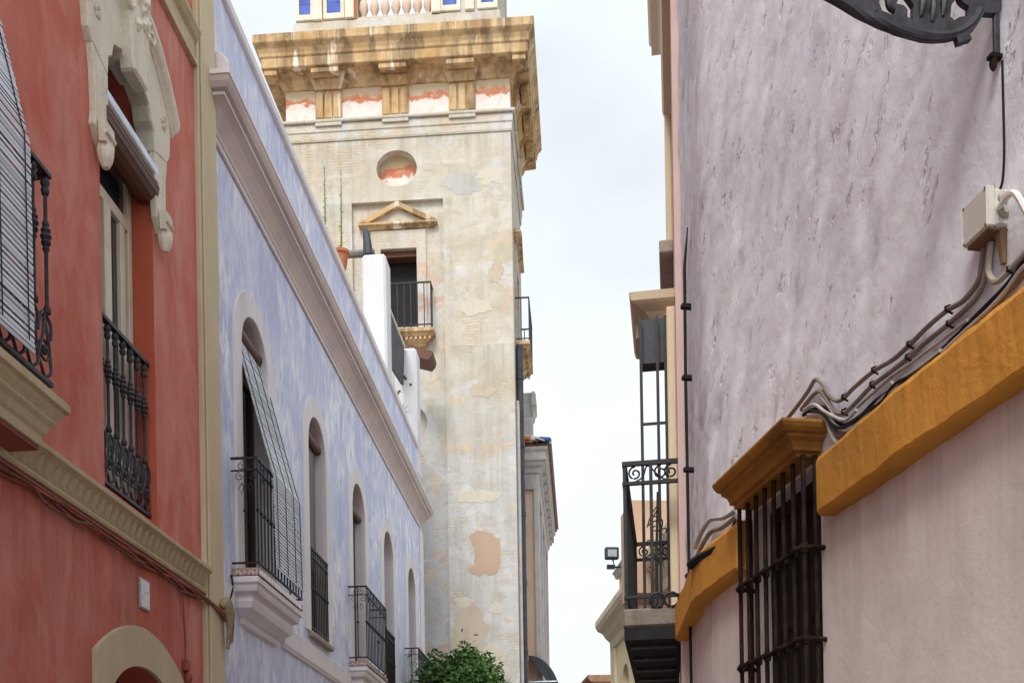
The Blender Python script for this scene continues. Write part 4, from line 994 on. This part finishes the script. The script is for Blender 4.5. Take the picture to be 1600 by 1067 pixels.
# dark curved canopy on the nave flank
ax0, av0 = on_u(FS, 826, 1022, 3.6); 
cv = MB(); nn = 12
for e in (4.3, 5.6):
    for i in range(nn+1):
        a = math.pi/2*i/nn; cv.v.append((e, 6.2+1.35*math.cos(a), .02+.95*math.sin(a)))
for i in range(nn): cv.face((i, i+1, nn+2+i, nn+1+i))
cv.f.append(tuple(range(nn+1))); cv.m.append(0)
CAN = Thing(FS, 'curved_canopy', 'dark grey curved canopy on the church flank beyond the tower', 'canopy', (4.9, 6.2, 0))
CAN.part('hood', cv, M['darkgrey'], smooth=True)
CAN.part('frame', MB().tube([(4.29, 6.2, .97), (5.61, 6.2, .97)], .04, 6).tube([(4.29, 6.2, 0), (4.29, 6.2, .97)], .04, 6).tube([(4.29, 6.75, 0), (4.29, 6.75, .85)], .03, 6), M['metal'])

# ================================================================== right: white house with orange band
WH = Thing(FR, 'white_house', 'rough white plastered house with orange painted band at first floor', 'house', (3, 0, 0))
BEND, TB = 6.30, math.tan(R(13.2))
def w_of(u):
    x = (u-BEND)/.06
    return -TB*.06*(math.log1p(math.exp(x)) if x < 30 else x)
WU0, WU1 = -5., 7.45
win = (4.86, 5.60, .95, 3.315)
def relief(u, v):
    # trowel strokes leaning across the wall, plus broad unevenness
    a = -.62; x = u*math.cos(a)-v*math.sin(a); y = u*math.sin(a)+v*math.cos(a)
    h = .020*noise.noise(Vector((u*.9, v*.7, 3.1)))
    h += .016*noise.noise(Vector((x*6.5, y*1.5, 8.2)))
    h += .009*noise.noise(Vector((x*15, y*3.6, 1.2)))
    s = noise.noise(Vector((x*9, y*2.4, 5.5)))
    h -= .022*max(0, s-.34)*2.2
    h += .003*noise.noise(Vector((u*26, v*22, 4.1)))
    du = max(win[0]-u, u-win[1], 0); dv = max(win[2]-v, v-win[3], 0)
    return h*min(1, (du+dv)/.2)
def wall_grid(name, v0, v1, step, hole, mat, amp, ustart=WU0):
    us = []; u = ustart
    cuts = sorted({hole[0], hole[1]}) if hole else []
    fine0 = 2.2
    while u < WU1-1e-6:
        us.append(u); st = step if u >= fine0 else .25
        nxt = u+st
        for c in cuts:
            if u < c-1e-6 and nxt > c-step*.3: nxt = c
        u = nxt
    us.append(WU1)
    vs = []; v = v0
    vc = [x for x in ((hole[2], hole[3]) if hole else ()) if v0 < x < v1]
    while v < v1-1e-6:
        vs.append(v); nxt = v+(step if v < 7.2 else .3)
        for c in vc:
            if v < c-1e-6 and nxt > c-step*.3: nxt = c
        v = nxt
    vs.append(v1)
    mb = MB(); nv = len(vs)
    for u in us:
        for v in vs: mb.v.append((u, v, w_of(u)+(relief(u, v)*amp if u > 1.5 else 0)))
    for i in range(len(us)-1):
        for j in range(nv-1):
            if hole and us[i] >= hole[0]-1e-6 and us[i+1] <= hole[1]+1e-6 and vs[j] >= hole[2]-1e-6 and vs[j+1] <= hole[3]+1e-6: continue
            mb.face((i*nv+j, (i+1)*nv+j, (i+1)*nv+j+1, i*nv+j+1))
    return WH.part(name, mb, mat, smooth=True)
BV0, BV1 = 3.03, 3.29
wall_grid('upper_wall', BV1-.12, 9.5, .028, win, M['white'], 1.0)
wall_grid('lower_wall', 0, BV1-.125, .06, win, M['white_low'], .45)
rv = MB(); a, b, c, d = win
for q in (((a, c, -.35), (a, d, -.35), (a, d, -.001), (a, c, -.001)), ((b, c, -.35), (b, d, -.35), (b, d, -.001), (b, c, -.001)), ((a, d, -.35), (b, d, -.35), (b, d, -.001), (a, d, -.001)), ((a, c, -.35), (b, c, -.35), (b, c, -.001), (a, c, -.001))):
    k = len(rv.v); rv.v += q; rv.face((k, k+1, k+2, k+3))
WH.part('window_reveal', rv, M['white_low'])
WH.part('rear_wall', MB().box(WU0, 6.6, 0, 9.5, -6, -.5), M['white'])
# orange band in two runs
def band(u0, u1):
    mb = MB(); n_ = max(2, int((u1-u0)/.03)); prof = [(-.02, BV0), (.075, BV0), (.088, BV0+.02), (.09, BV1-.03), (.075, BV1), (-.02, BV1+.005)]
    for i in range(n_+1):
        u = u0+(u1-u0)*i/n_
        for p, v in prof:
            k = noise.noise(Vector((u*1.7, v*5, p*9)))*.010+noise.noise(Vector((u*7, v*13, p*9)))*.005+noise.noise(Vector((u*19, v*23, p*9)))*.003
            mb.v.append((u, v+k*.8, w_of(u)+p+k))
    m_ = len(prof)
    for i in range(n_):
        for j in range(m_):
            j2 = (j+1) % m_; mb.face((i*m_+j, i*m_+j2, (i+1)*m_+j2, (i+1)*m_+j))
    mb.face(range(m_)); mb.face(range(n_*m_, (n_+1)*m_))
    return WH.part('orange_band', mb, M['orange'], bevel=.008)
band(WU0, 4.73); band(5.63, WU1-.02)
# window: shutters, grille, moulded hood
f = WH.part('window', MB().prism([(a+.002, c), (b-.002, c), (b-.002, d), (a+.002, d)], -.14, -.08, [[(a+.07, c+.07), ((a+b)/2-.03, c+.07), ((a+b)/2-.03, d-.07), (a+.07, d-.07)], [((a+b)/2+.03, c+.07), (b-.07, c+.07), (b-.07, d-.07), ((a+b)/2+.03, d-.07)]]), M['darkwood'])
for x in (0, 1):
    x0 = a+.072+x*.35; WH.part('shutter', MB().box(x0, x0+.28, c+.07, d-.07, -.125, -.10), M['darkwood'], f)
    for y in range(4): WH.part('shutter_panel', MB().box(x0+.05, x0+.23, c+.15+y*.53, c+.58+y*.53, -.0995, -.085), M['darkwood'], f, bevel=.012)
g0, g1, gw = 4.83, 5.615, .085
gr = WH.part('window_grille', MB().box(g0, g1, 1.0, 1.03, gw-.014, gw+.014), M['rust_iron'])
gb = MB().lathe(0, 0, [(.0108, 1.0), (.0108, 3.335)], 6).mesh('grille_bar', FR, (0, 0, 0), (M['rust_iron'],), True)
for k in range(8): WH.put('grille_bar', gb, g0+.02+(g1-g0-.04)*k/7, 0, gw, gr)
for q in (g0+.02, g1-.02): WH.put('grille_bar', gb, q, 0, .03, gr)
for v in (1.6, 2.10, 2.53, 2.93):
    cb = MB(); pts = [(g0, v-.005, -.01), (g0, v, gw*.6), (g0+.01, v, gw+.016)]
    for k in range(15): pts.append((g0+.02+(g1-g0-.04)*k/14, v+.004*math.sin(k*1.7), gw+.016+.008*(k % 2)))
    pts += [(g1-.01, v, gw+.016), (g1, v, gw*.6), (g1, v-.005, -.01)]
    cb.tube(pts, .0115, 6)
    for k in range(8): cb.lathe(g0+.02+(g1-g0-.04)*k/7, gw, [(.017, v-.02), (.021, v), (.017, v+.02)], 7)
    WH.part('grille_crossbar', cb, M['rust_iron'], gr, smooth=True)
WH.part('window_hood', MB().sweep([(-.03, 3.332), (.112, 3.332), (.112, 3.350), (.135, 3.350), (.138, 3.366), (.150, 3.384), (.180, 3.396), (.180, 3.408), (.200, 3.409), (.216, 3.424), (.226, 3.440), (.226, 3.452), (-.03, 3.475)], 5.0, 5.60, True, False, base=-.03), M['orange_dirty'], bevel=.002)
# cables and conduits on the wall, from the junction box down to the hood
def wire(pix, r, mat, label, w=.03, n=5, off=(0, 0), sides=7, cat='cable', name='wall_cable', grp=None):
    pts = []
    for q in pix:
        ww = q[2] if len(q) > 2 else w
        u, v = on_w(FR, q[0]+off[0], q[1]+off[1], ww); pts.append((u, v, ww))
    o = single(FR, name, MB().tube(spline(pts, n), r, sides), M[mat], label, cat, pts[0], grp, smooth=True)
    return o, pts
jbx = Thing(FR, 'junction_box', 'grimy white plastic junction box with cable grommets on rough wall', 'junction box', (3.56, 3.5, 0))
jbx.part('case', MB().box(3.50, 3.63, 3.568, 3.692, .0, .05), M['pvc'], bevel=.01)
jbx.part('lid', MB().box(3.498, 3.632, 3.565, 3.695, .0505, .082), M['pvc'], bevel=.005)
for vv in (3.612, 3.658):
    gm = MB()
    for i, (r_, du) in enumerate(((.019, 0), (.019, -.006), (.013, -.009), (.009, -.015))):
        gm.v += [(3.499+du, vv+r_*math.sin(t), .024+r_*math.cos(t)) for t in [2*math.pi*j/12 for j in range(12)]]
    for i in range(3):
        for j in range(12): gm.face((i*12+j, i*12+(j+1) % 12, (i+1)*12+(j+1) % 12, (i+1)*12+j))
    gm.face(range(36, 48)); jbx.part('grommet', gm, M['conduit_lt'], smooth=True)
for uu, vv in ((3.506, 3.687), (3.623, 3.687), (3.506, 3.572), (3.623, 3.572)): jbx.part('screw', MB().box(uu-.003, uu+.003, vv-.004, vv+.004, .082, .0845), M['grime'])
jbx.part('grime_run', MB().box(3.503, 3.628, 3.556, 3.5645, .004, .07), M['grime'], bevel=.003)
jbx.part('grime_run', MB().tube([(3.52, 3.566, .02), (3.52, 3.46, .012)], [.022, .01], 6), M['grime'], smooth=True)
wire([(1566, 95, .04), (1568, 180, .03), (1569, 240, .03), (1566, 285, .03), (1558, 304, .026)], .0042, 'cable', 'thin black cable hanging from the iron bracket to the junction box', .03)
wire([(1556, 335, .03), (1570, 312, .05), (1585, 302, .06), (1603, 330, .05), (1625, 380, .03)], 0.010, 'whitetile', 'white looped cable leaving the grommets of the junction box', .03)
wire([(1538, 375), (1534, 410), (1528, 440), (1505, 470), (1480, 485), (1450, 510), (1420, 540), (1395, 562), (1365, 580), (1335, 605), (1312, 626), (1296, 618), (1285, 600), (1274, 593), (1262, 612), (1243, 638), (1225, 660)], .0095, 'conduit', 'upper grey brown conduit clipped above the orange band', .025)
wire([(1546, 375), (1541, 420), (1530, 458), (1512, 480), (1480, 508), (1450, 532), (1418, 560), (1390, 582), (1362, 603), (1338, 628), (1318, 646), (1302, 640), (1290, 620), (1280, 611), (1266, 622), (1252, 640)], .0095, 'conduit', 'second grey brown conduit running close below the upper one', .025)
wire([(1549, 378), (1545, 415), (1546, 430), (1556, 440), (1575, 425), (1605, 392), (1640, 355)], .0105, 'conduit_lt', 'pale U shaped conduit looping beneath the junction box', .025)
wire([(1640, 380), (1600, 412), (1570, 450), (1530, 490), (1490, 530), (1440, 578), (1400, 606), (1370, 626), (1345, 650), (1318, 665), (1300, 652), (1286, 637), (1270, 640), (1256, 648)], .010, 'cable', 'black cable lying along the top of the orange band', .02)
wire([(1640, 392), (1600, 426), (1540, 492), (1480, 548), (1420, 598), (1380, 622), (1350, 660), (1326, 676), (1310, 682), (1302, 668), (1296, 650)], .012, 'conduit', 'thick grey conduit bedded between wall and orange band', .02)
wire([(1420, 603), (1392, 612), (1372, 634), (1345, 668), (1322, 688), (1308, 692), (1298, 676), (1290, 655), (1270, 650), (1235, 662)], .009, 'conduit_lt', 'pale conduit looping in behind the orange window hood', .035)
wire([(1640, 386), (1596, 420), (1560, 468), (1500, 524), (1430, 588), (1385, 618), (1352, 650), (1325, 672), (1306, 664), (1292, 648), (1262, 648)], .006, 'greystone', 'thin grey cable woven through the bundle over the orange band', .04)
wire([(1470, 552), (1430, 583), (1398, 600), (1376, 628), (1350, 646), (1330, 662), (1312, 668), (1298, 660), (1284, 645), (1268, 642)], .006, 'cable', 'thin black cable woven through the bundle by the hood', .045)
wire([(1512, 500), (1460, 540), (1420, 570), (1396, 586), (1366, 612), (1340, 636), (1322, 655), (1308, 655), (1296, 636), (1284, 622)], .006, 'conduit_lt', 'thin pale cable just below the second conduit', .03)
wire([(1393, 598), (1400, 602), (1410, 592), (1440, 572), (1470, 548)], .009, 'conduit_lt', 'short capped pale conduit end on the cable run', .035)
wire([(1256, 640), (1272, 632), (1292, 645), (1320, 656), (1338, 640)], .007, 'greystone', 'thin grey cable crossing over the conduits at the hood', .045)
wire([(1150, 797, .03), (1132, 808, .04), (1110, 812, .04), (1097, 830, .05), (1086, 856, .05)], .013, 'conduit_lt', 'pale cable dropping from the window hood towards the house corner', .04)
wire([(1150, 806, .03), (1130, 823, .05), (1112, 830, .05), (1100, 846, .06), (1090, 868, .06)], .013, 'conduit', 'brown cable beneath the pale one at the house corner', .05)
wire([(1155, 815, .03), (1142, 840, .05), (1120, 858, .07), (1098, 870, .08), (1080, 882, .09)], .030, 'cable', 'fat black cable joint above the orange band at the corner', .05)
ct = MB().tube([(-.02, 0, .012), (0, .02, .02), (.02, 0, .012)], .006, 5).tube([(0, .018, .018), (.004, .045, .03)], .004, 4)
for i, (x, y) in enumerate(((1480, 485), (1420, 540), (1365, 580), (1318, 622), (1482, 508), (1418, 560), (1362, 603), (1318, 645), (1577, 424))):
    u, v = on_w(FR, x, y, .03)
    m_ = MB().tube([(u-.008, v-.014, .014), (u-.004, v, .04), (u+.002, v+.012, .036), (u+.006, v+.022, .015)], .0045, 5)
    single(FR, 'cable_clip', m_, M['rust_iron'], 'small rusty clip holding the grey brown conduits', 'cable clip', (u, v, .02), 'clips on the conduit run', smooth=True)
# wrought iron lamp bracket projecting from the wall
U_B = 3.53
LB = Thing(FR, 'lamp_bracket', 'ornate black cast iron lamp bracket projecting from the rough wall', 'bracket', (U_B, 4.0, 0))
def bp(px, py): return on_u(FR, px, py, U_B)
def slabpoly(pix, th, name, bevel=.012, extra=()):
    pol = [bp(x, y) for x, y in pix]+list(extra)
    return LB.part(name, MB().prism(pol, U_B-th, U_B+th, axis='u'), M['iron_grey'], bevel=bevel)
oute = [(1225, -44), (1298, 1), (1320, 14), (1360, 35), (1400, 53), (1440, 64), (1460, 65.5), (1480, 64), (1492, 61), (1495, 71.6), (1504, 69), (1510, 66), (1516, 65), (1512, 56), (1521, 48), (1528, 38), (1535, 24), (1556, 25), (1562, 20), (1562, -12), (1540, -14), (1535, -44), (1380, -44), (1345, -22), (1318, -12), (1262, -44)]
hol = [[(1338, -6), (1347, 4), (1349, -8)],
       [(1376, -10), (1371, 8), (1376, 22), (1388, 26.5), (1394, 28), (1397, 18), (1389, 9), (1386, 3), (1387, -6), (1383, -12)],
       [(1404, -8), (1400, 6), (1398, 10), (1410, 13), (1416, 20), (1413, 28), (1424, 37), (1425, 12), (1418, 2), (1410, -8)],
       [(1495, -4), (1484, 12), (1482, 30), (1488, 36), (1496, 31), (1510, 29), (1511, 14), (1502, 8), (1497, 2)]]
LB.part('casting', MB().prism([bp(x, y) for x, y in oute], U_B-.011, U_B+.011, [[bp(x, y) for x, y in h] for h in hol], axis='u'), M['iron_grey'], bevel=.003)
arcp = [(1262, -24), (1300, -4), (1350, 25), (1400, 46), (1450, 57.5), (1485, 56), (1508, 46), (1522, 32), (1530, 16)]
LB.part('lower_arc', MB().tube(spline([(U_B, v, w) for w, v in [bp(x, y) for x, y in arcp]], 5), .0165, 8), M['iron_grey'], smooth=True)
LB.part('inner_arc', MB().tube(spline([(U_B, v, w) for w, v in [bp(x, y-13) for x, y in arcp[2:-3]]], 5), .011, 8), M['iron_grey'], smooth=True)
for q in ((1436, 30, 1440, -6), (1453, 38, 1456, 4), (1470, 30, 1472, -6)):
    LB.part('shield_rib', MB().tube([(U_B-.010, *bp(q[0], q[1])[::-1]), (U_B-.016, *bp((q[0]+q[2])/2, (q[1]+q[3])/2)[::-1]), (U_B-.010, *bp(q[2], q[3])[::-1])], [.006, .013, .008], 7), M['iron_grey'], smooth=True)
LB.part('curl', MB().tube(spline([(U_B, *bp(x, y)[::-1]) for x, y in ((1404, 34), (1412, 26), (1409, 18), (1398, 16), (1390, 10), (1388, -4))], 4), .012, 7), M['iron_grey'], smooth=True)
LB.part('curl', MB().tube(spline([(U_B, *bp(x, y)[::-1]) for x, y in ((1366, 22), (1362, 8), (1356, -4), (1362, -14))], 4), .014, 7), M['iron_grey'], smooth=True)
wv = bp(1230, -42)
LB.part('top_bar', MB().box(U_B-.018, U_B+.018, 4.50, 4.54, 0.02, wv[0]+.1), M['iron_grey'], bevel=.006)
LB.part('end_scroll', MB().tube([(U_B, 4.52+.09*math.sin(t*.5), wv[0]+.05+.0*t) if False else (U_B, 4.43+(.1-.006*t)*math.cos(t*.55), wv[0]+(.1-.006*t)*math.sin(t*.55)) for t in range(15)], .016, 7), M['iron_grey'], smooth=True)
LB.part('upright', MB().box(U_B-.009, U_B+.009, 4.13, 4.60, .008, .028), M['iron_grey'], bevel=.004)
LB.part('foot', MB().lathe(U_B, .03, [(.004, 4.08), (.010, 4.09), (.013, 4.105), (.010, 4.135)], 8).box(U_B-.012, U_B+.012, 4.118, 4.13, .004, .045), M['rust_iron'], smooth=True)
# downpipe cable at the house corner
cp_ = MB(); cu = 6.95
cp_.tube([(cu, 2.2, w_of(cu)+.035), (cu, 4.6, w_of(cu)+.04), (cu, 5.3, w_of(cu)+.035), (cu, 5.55, w_of(cu)+.01)], [.010, .010, .010, .004], 8)
for v in (3.35, 4.02, 4.60, 5.05): cp_.box(cu-.02, cu+.02, v-.012, v+.012, w_of(cu)-.01, w_of(cu)+.06)
single(FR, 'wall_pipe', cp_, M['cable'], 'thin black pipe with brackets at the corner of the white house', 'pipe', (cu, 2.2, w_of(cu)), smooth=True)

# ================================================================== pink house with iron balcony
PK = Thing(FB, 'pink_house', 'narrow pink house with cream mouldings and an iron balcony', 'house', (9, 0, 0))
PU0, PU1 = 7.57, 12.9
hd = [(8.12, 3.34), (9.0, 3.34), (9.0, 5.5), (8.12, 5.5)]; hd2 = [(9.6, 6.9), (10.5, 6.9), (10.5, 9.3), (9.6, 9.3)]
PK.part('wall', MB().prism([(PU0, 0), (PU1, 0), (PU1, 11.1), (PU0, 11.1)], -.4, 0, [hd, hd2], 1), (M['pink'], M['cream_b']))
shell(PK, PU0, PU1, 11, 6, M['pink'], -.4)
PK.part('cornice', MB().sweep([(.002, 10.75), (.05, 10.77), (.07, 10.9), (.12, 10.96), (.20, 11.0), (.20, 11.10), (.23, 11.15), (.23, 11.25), (.002, 11.27)], PU0+.1, PU1-.15, False, True), M['cream_b'])
PK.part('frieze_mould', MB().sweep([(.002, 10.2), (.07, 10.22), (.09, 10.30), (.09, 10.36), (.002, 10.38)], PU0+.1, PU1-.08, False, True), M['cream_b'])
PK.part('string_course', MB().sweep([(.002, 7.9), (.06, 7.92), (.06, 8.02), (.002, 8.04)], PU0+.1, 9.9, False, True), M['cream_b'])
PK.part('upper_surround', MB().prism([(9.4, 6.8), (9.6, 6.8), (9.6, 9.3), (10.5, 9.3), (10.5, 6.8), (10.7, 6.8), (10.7, 9.5), (9.4, 9.5)], .002, .06), M['cream_b'], bevel=.01)
PK.part('upper_shutter', MB().box(9.62, 10.48, 6.9, 9.28, -.1, -.04), M['brownwood'])
PK.part('upper_sill', MB().box(9.3, 10.8, 6.68, 6.79, .002, .12), M['slab'], bevel=.01)
PK.part('corner_pilaster', MB().box(PU1-.5, PU1-.1, 0, 10.19, .002, .05), M['cream_b'])
PK.part('door_surround', MB().prism([(7.94, 3.34), (8.12, 3.34), (8.12, 5.5), (9.0, 5.5), (9.0, 3.34), (9.18, 3.34), (9.18, 5.55), (7.94, 5.55)], .002, .065), M['cream_b'], bevel=.01)
PK.part('door', MB().box(8.13, 8.99, 3.35, 5.49, -.25, -.2), M['darkwood'])
PK.part('door_hood', MB().sweep([(p, v-.06) for p, v in [(.07, 5.612), (.14, 5.615), (.15, 5.65), (.19, 5.66), (.22, 5.70), (.30, 5.73), (.32, 5.745), (.335, 5.80), (.07, 5.83)]], 8.40, 8.72, True, True).box(8.4, 8.72, 5.552, 5.77, .002, .3), M['cream_b'])
PK.part('rolled_awning', MB().box(8.10, 8.24, 5.22, 5.545, .07, .25), M['darkgrey'])
M['dark_slab'] = stone('dark_slab', (.20, .175, .155), (.27, .235, .20), (.06, .05, .04), .6, 4, .5)
bs = PK.part('balcony', MB().box(7.66, 9.78, 3.19, 3.32, .002, .40), M['dark_slab'], bevel=.015)
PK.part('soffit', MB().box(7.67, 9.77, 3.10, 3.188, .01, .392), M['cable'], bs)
for k in range(4): PK.part('soffit_iron', MB().box(7.85+k*.5, 7.93+k*.5, 3.082, 3.099, .04, .36), M['iron_grey'], bs)
e0, e1, ew = 7.70, 9.74, .375
for v0, v1 in ((4.335, 4.365), (4.20, 4.222), (3.40, 3.42)): PK.part('rail', u_rail(e0, e1, v0, v1, -.02, ew, .016, .03), M['iron'], bs)
bm_ = MB().box(-.012, .012, 3.32, 4.34, -.012, .012).mesh('bar', FB, (0, 0, 0), (M['iron'],))
for k in range(15): PK.put('bar', bm_, e0+.02+(e1-e0-.04)*k/14, 0, ew, bs)
for q in (e0+.015, e1-.015): PK.put('bar', bm_, q, 0, .19, bs)
for q in (e0+.015, e1-.015):
    for ww in (.30, .12, .05):
        sp_ = [(q, 4.28+(.05-.0022*i)*math.cos(i*.5), ww+(.05-.0022*i)*math.sin(i*.5)) for i in range(19)]
        PK.part('scroll', MB().tube(sp_, .007, 5), M['iron'], bs, smooth=True)
    PK.part('scroll', MB().tube(spline([(q, 4.21, .33), (q, 4.25, .25), (q, 4.33, .21), (q, 4.24, .12), (q, 4.22, .03)], 5), .006, 5), M['iron'], bs, smooth=True)
for q in (8.06,):
    for ww in (.255, .135, .075):
        PK.part('tall_bar', MB().box(q-.012, q+.012, 3.32, 5.54, ww-.011, ww+.011), M['iron'], bs)
    PK.part('tall_crossbar', MB().box(q-.01, q+.01, 4.75, 4.765, .075, .255), M['iron'], bs)
# scroll feet at the slab, dried plant hanging on the railing, meter pipes below
for ww in (.06, .16):
    PK.part('scroll', MB().tube([(7.66, 3.37+.05*math.cos(i*.45), ww+.05*math.sin(i*.45)) for i in range(15)], .009, 5), M['iron'], bs, smooth=True)
dp_ = MB(); rn = random.Random(9)
for k in range(16):
    a0 = Vector((9.72, rn.uniform(4.2, 4.75), .19+rn.uniform(-.03, .03)))
    dp_.tube(spline([a0, a0+Vector((rn.uniform(-.05, .05), rn.uniform(-.1, .03), rn.uniform(-.08, .08))), a0+Vector((rn.uniform(-.08, .08), rn.uniform(-.2, 0), rn.uniform(-.09, .09)))], 3), .006, 4)
dp_.tube([(9.72, 3.33, .19), (9.72, 4.0, .2), (9.72, 4.8, .17)], .012, 5)
single(FB, 'dry_climber', dp_, M['bark'], 'dry twisted climber on the iron balcony of the pink house', 'plant', (9.72, 3.33, .19))
for k, (ww, r_) in enumerate(((.05, .035), (.14, .022))):
    single(FB, 'wall_pipe', MB().tube([(9.9, 0, ww), (9.9, 3.1, ww), (9.9, 3.3, ww-.02)], r_, 8), M['pvc'], ('pale plastic pipe below the iron balcony', 'thinner pale pipe beside the plastic pipe below the balcony')[k], 'pipe', (9.9, 0, ww), smooth=True)

# ================================================================== houses further along on the right
PH = Thing(FY, 'peach_house', 'peach plastered house with white windows and grey cornice behind the balcony', 'house', (16, 0, 0))
PH.part('wall', MB().prism([(14.3, 0), (20.5, 0), (20.5, 6.5), (14.3, 6.5)], -.3, 0, [[(16, 3.9), (17, 3.9), (17, 5.6), (16, 5.6)], [(18.4, 3.9), (19.4, 3.9), (19.4, 5.6), (18.4, 5.6)]], 1), (M['peach'], M['lilac_trim']))
shell(PH, 14.3, 20.5, 6.6, 5, M['peach'], -.3)
for c in (16.5, 18.9):
    f = PH.part('window', MB().prism([(c-.65, 3.75), (c+.65, 3.75), (c+.65, 5.75), (c-.65, 5.75)], .002, .05, [[(c-.5, 3.9), (c+.5, 3.9), (c+.5, 5.6), (c-.5, 5.6)]]), M['whitetile'])
    PH.part('pane', MB().box(c-.5, c+.5, 3.9, 5.6, -.16, -.14), M['glass'], f)
cprof = [(.002, 6.2), (.05, 6.22), (.06, 6.4), (.14, 6.5), (.2, 6.62), (.3, 6.70), (.34, 6.8), (.34, 6.92), (.002, 6.98)]
PH.part('cornice', MB().sweep(cprof, 14.3, 20.49, False, False), M['cream_b'])
at0, at1 = on_u(FY, 985, 781, 19.5), on_u(FY, 1040, 781, 19.5)
PH.part('attic', MB().box(19.5, 20.48, 6.26, at0[1], -4, at0[0]), M['tan'])
YH = Thing(FY, 'yellow_house', 'pale yellow house with deep grey eaves and arched window at the street bend', 'house', (22, 0, 0))
YH.part('wall', MB().prism([(20.503, 0), (25.05, 0), (25.05, 6.5), (20.503, 6.5)], -.3, 0, [arch(23.2, .35, 4.3, 5.3, 5.65), [(22.1, 1), (22.9, 1), (22.9, 3.6), (22.1, 3.6)]], 1), (M['yellow'], M['yellow']))
shell(YH, 20.503, 25.05, 6.6, 5, M['yellow'], -.3)
YH.part('pane', MB().prism(arch(23.2, .34, 4.31, 5.3, 5.64), -.2, -.18), M['glass'])
YH.part('shutter', MB().box(22.1, 22.9, 1, 3.6, -.2, -.15), M['whitetile'])
for c in (21.3, 24.2): YH.part('pilaster', MB().box(c, c+.4, 0, 6.19, .002, .06), M['cream_b'])
YH.part('cornice', MB().sweep(cprof, 20.503, 24.7, False, True), M['cream_b'])
YH.part('parapet', MB().box(20.6, 24.4, 6.985, 7.75, -.35, -.12), M['yellow'])
YH.part('parapet_cap', MB().sweep([(-.12, 7.752), (-.05, 7.76), (-.02, 7.85), (.02, 7.9), (-.12, 7.93)], 20.6, 24.4, False, True, base=-.12).box(20.6, 24.4, 7.752, 7.92, -.35, -.121), M['greystone'])
# floodlight on the parapet
fw, fv = on_u(FY, 956, 864, 22.0)
FD = Thing(FY, 'floodlight', 'dark square floodlight on an arm above the yellow house cornice', 'floodlight', (22, fv-.35, fw))
fb = MB(); ca, sa = math.cos(.5), math.sin(.5)
FD.part('housing', MB().box(21.95, 22.08, fv-.12, fv+.12, fw-.14, fw+.14), M['darkgrey'], bevel=.02)
FD.part('lens', MB().box(21.94, 21.949, fv-.08, fv+.06, fw-.09, fw+.09), M['metal'])
FD.part('arm', MB().tube([(22.02, fv-.11, fw-.02), (22.02, fv-.27, fw-.05), (22.02, fv-.27, -.2)], .02, 6).box(21.98, 22.06, fv-.31, fv-.23, fw-.06, fw+.1), M['iron'])
FH = Thing(FY, 'far_house', 'distant house with clay roof eave low beyond the yellow house', 'house', (33, 0, 0))
ew_, ev_ = on_u(FY, 917, 1058, 33)
FH.part('wall', MB().prism([(-9+ew_, 0), (ew_-.2, 0), (ew_-.2, ev_-.15), (ew_-9, ev_-.15)], 33, 40, axis='u'), M['yellow'])
FH.part('eave', MB().prism([(-9+ew_, ev_-.149), (ew_-.1, ev_-.149), (ew_, ev_-.05), (ew_, ev_+.05), (ew_-9, ev_+.1)], 32.8, 40, axis='u'), M['roof'])
FH.part('window', MB().box(32.985, 32.999, 3, 5, ew_-1.6, ew_-.8), M['glass'])

# ================================================================== tree
def tree():
    cx_, cy_ = -1.02, 24.2
    T = Thing(FW, 'orange_tree', 'leafy dark green street tree in front of the church tower', 'tree', (cy_, 0, cx_))
    tr = MB().tube(spline([(cy_, 0, cx_), (cy_+.05, 1.2, cx_-.03), (cy_, 2.4, cx_+.04), (cy_+.03, 3.4, cx_)], 4), [.15-.006*i for i in range(13)], 9)
    tk = T.part('trunk', tr, M['bark'], smooth=True)
    rn = random.Random(21); tips = []
    CC = Vector((cy_, 4.7, cx_)); RX, RZ = 1.0, 1.18
    for k in range(32):
        a = rn.uniform(0, 6.28); e = rn.uniform(-.3, 1.5); rr = rn.uniform(.62, 1.16)
        tip = CC+Vector((math.cos(a)*math.cos(e)*RX*rr, math.sin(e)*RZ*rr, math.sin(a)*math.cos(e)*RX*rr)); tips.append(tip)
        T.part('limb', MB().tube(spline([(cy_, 3.0+rn.uniform(0, .35), cx_), CC.lerp(tip, .3)+Vector((0, -.25, 0)), tip], 3), [.05, .045, .04, .03, .022, .015, .008], 5), M['bark'], tk)
    for nm, mt, cnt, rs in (('crown', 'leaf', 7500, 1), ('crown', 'leaf2', 2600, 2)):
        mb = MB(); r2 = random.Random(rs)
        for k in range(cnt):
            c = r2.choice(tips) if r2.random() < .8 else CC
            d = Vector((r2.gauss(0, 1), r2.gauss(0, 1), r2.gauss(0, 1)))*(.16 if c is not CC else .42)
            p = c+d
            l_ = r2.uniform(.09, .16); ax = Vector((r2.uniform(-1, 1), r2.uniform(-.6, .7), r2.uniform(-1, 1))).normalized()
            sd_ = ax.cross(Vector((r2.uniform(-1, 1), r2.uniform(-1, 1), r2.uniform(-1, 1)))).normalized()*l_*.27
            q = len(mb.v); md = p+ax*l_*.5
            mb.v += [tuple(p), tuple(md+sd_), tuple(p+ax*l_), tuple(md-sd_)]; mb.face((q, q+1, q+2, q+3))
        o = T.part(nm, mb, M[mt]); o['kind'] = 'stuff'
tree()
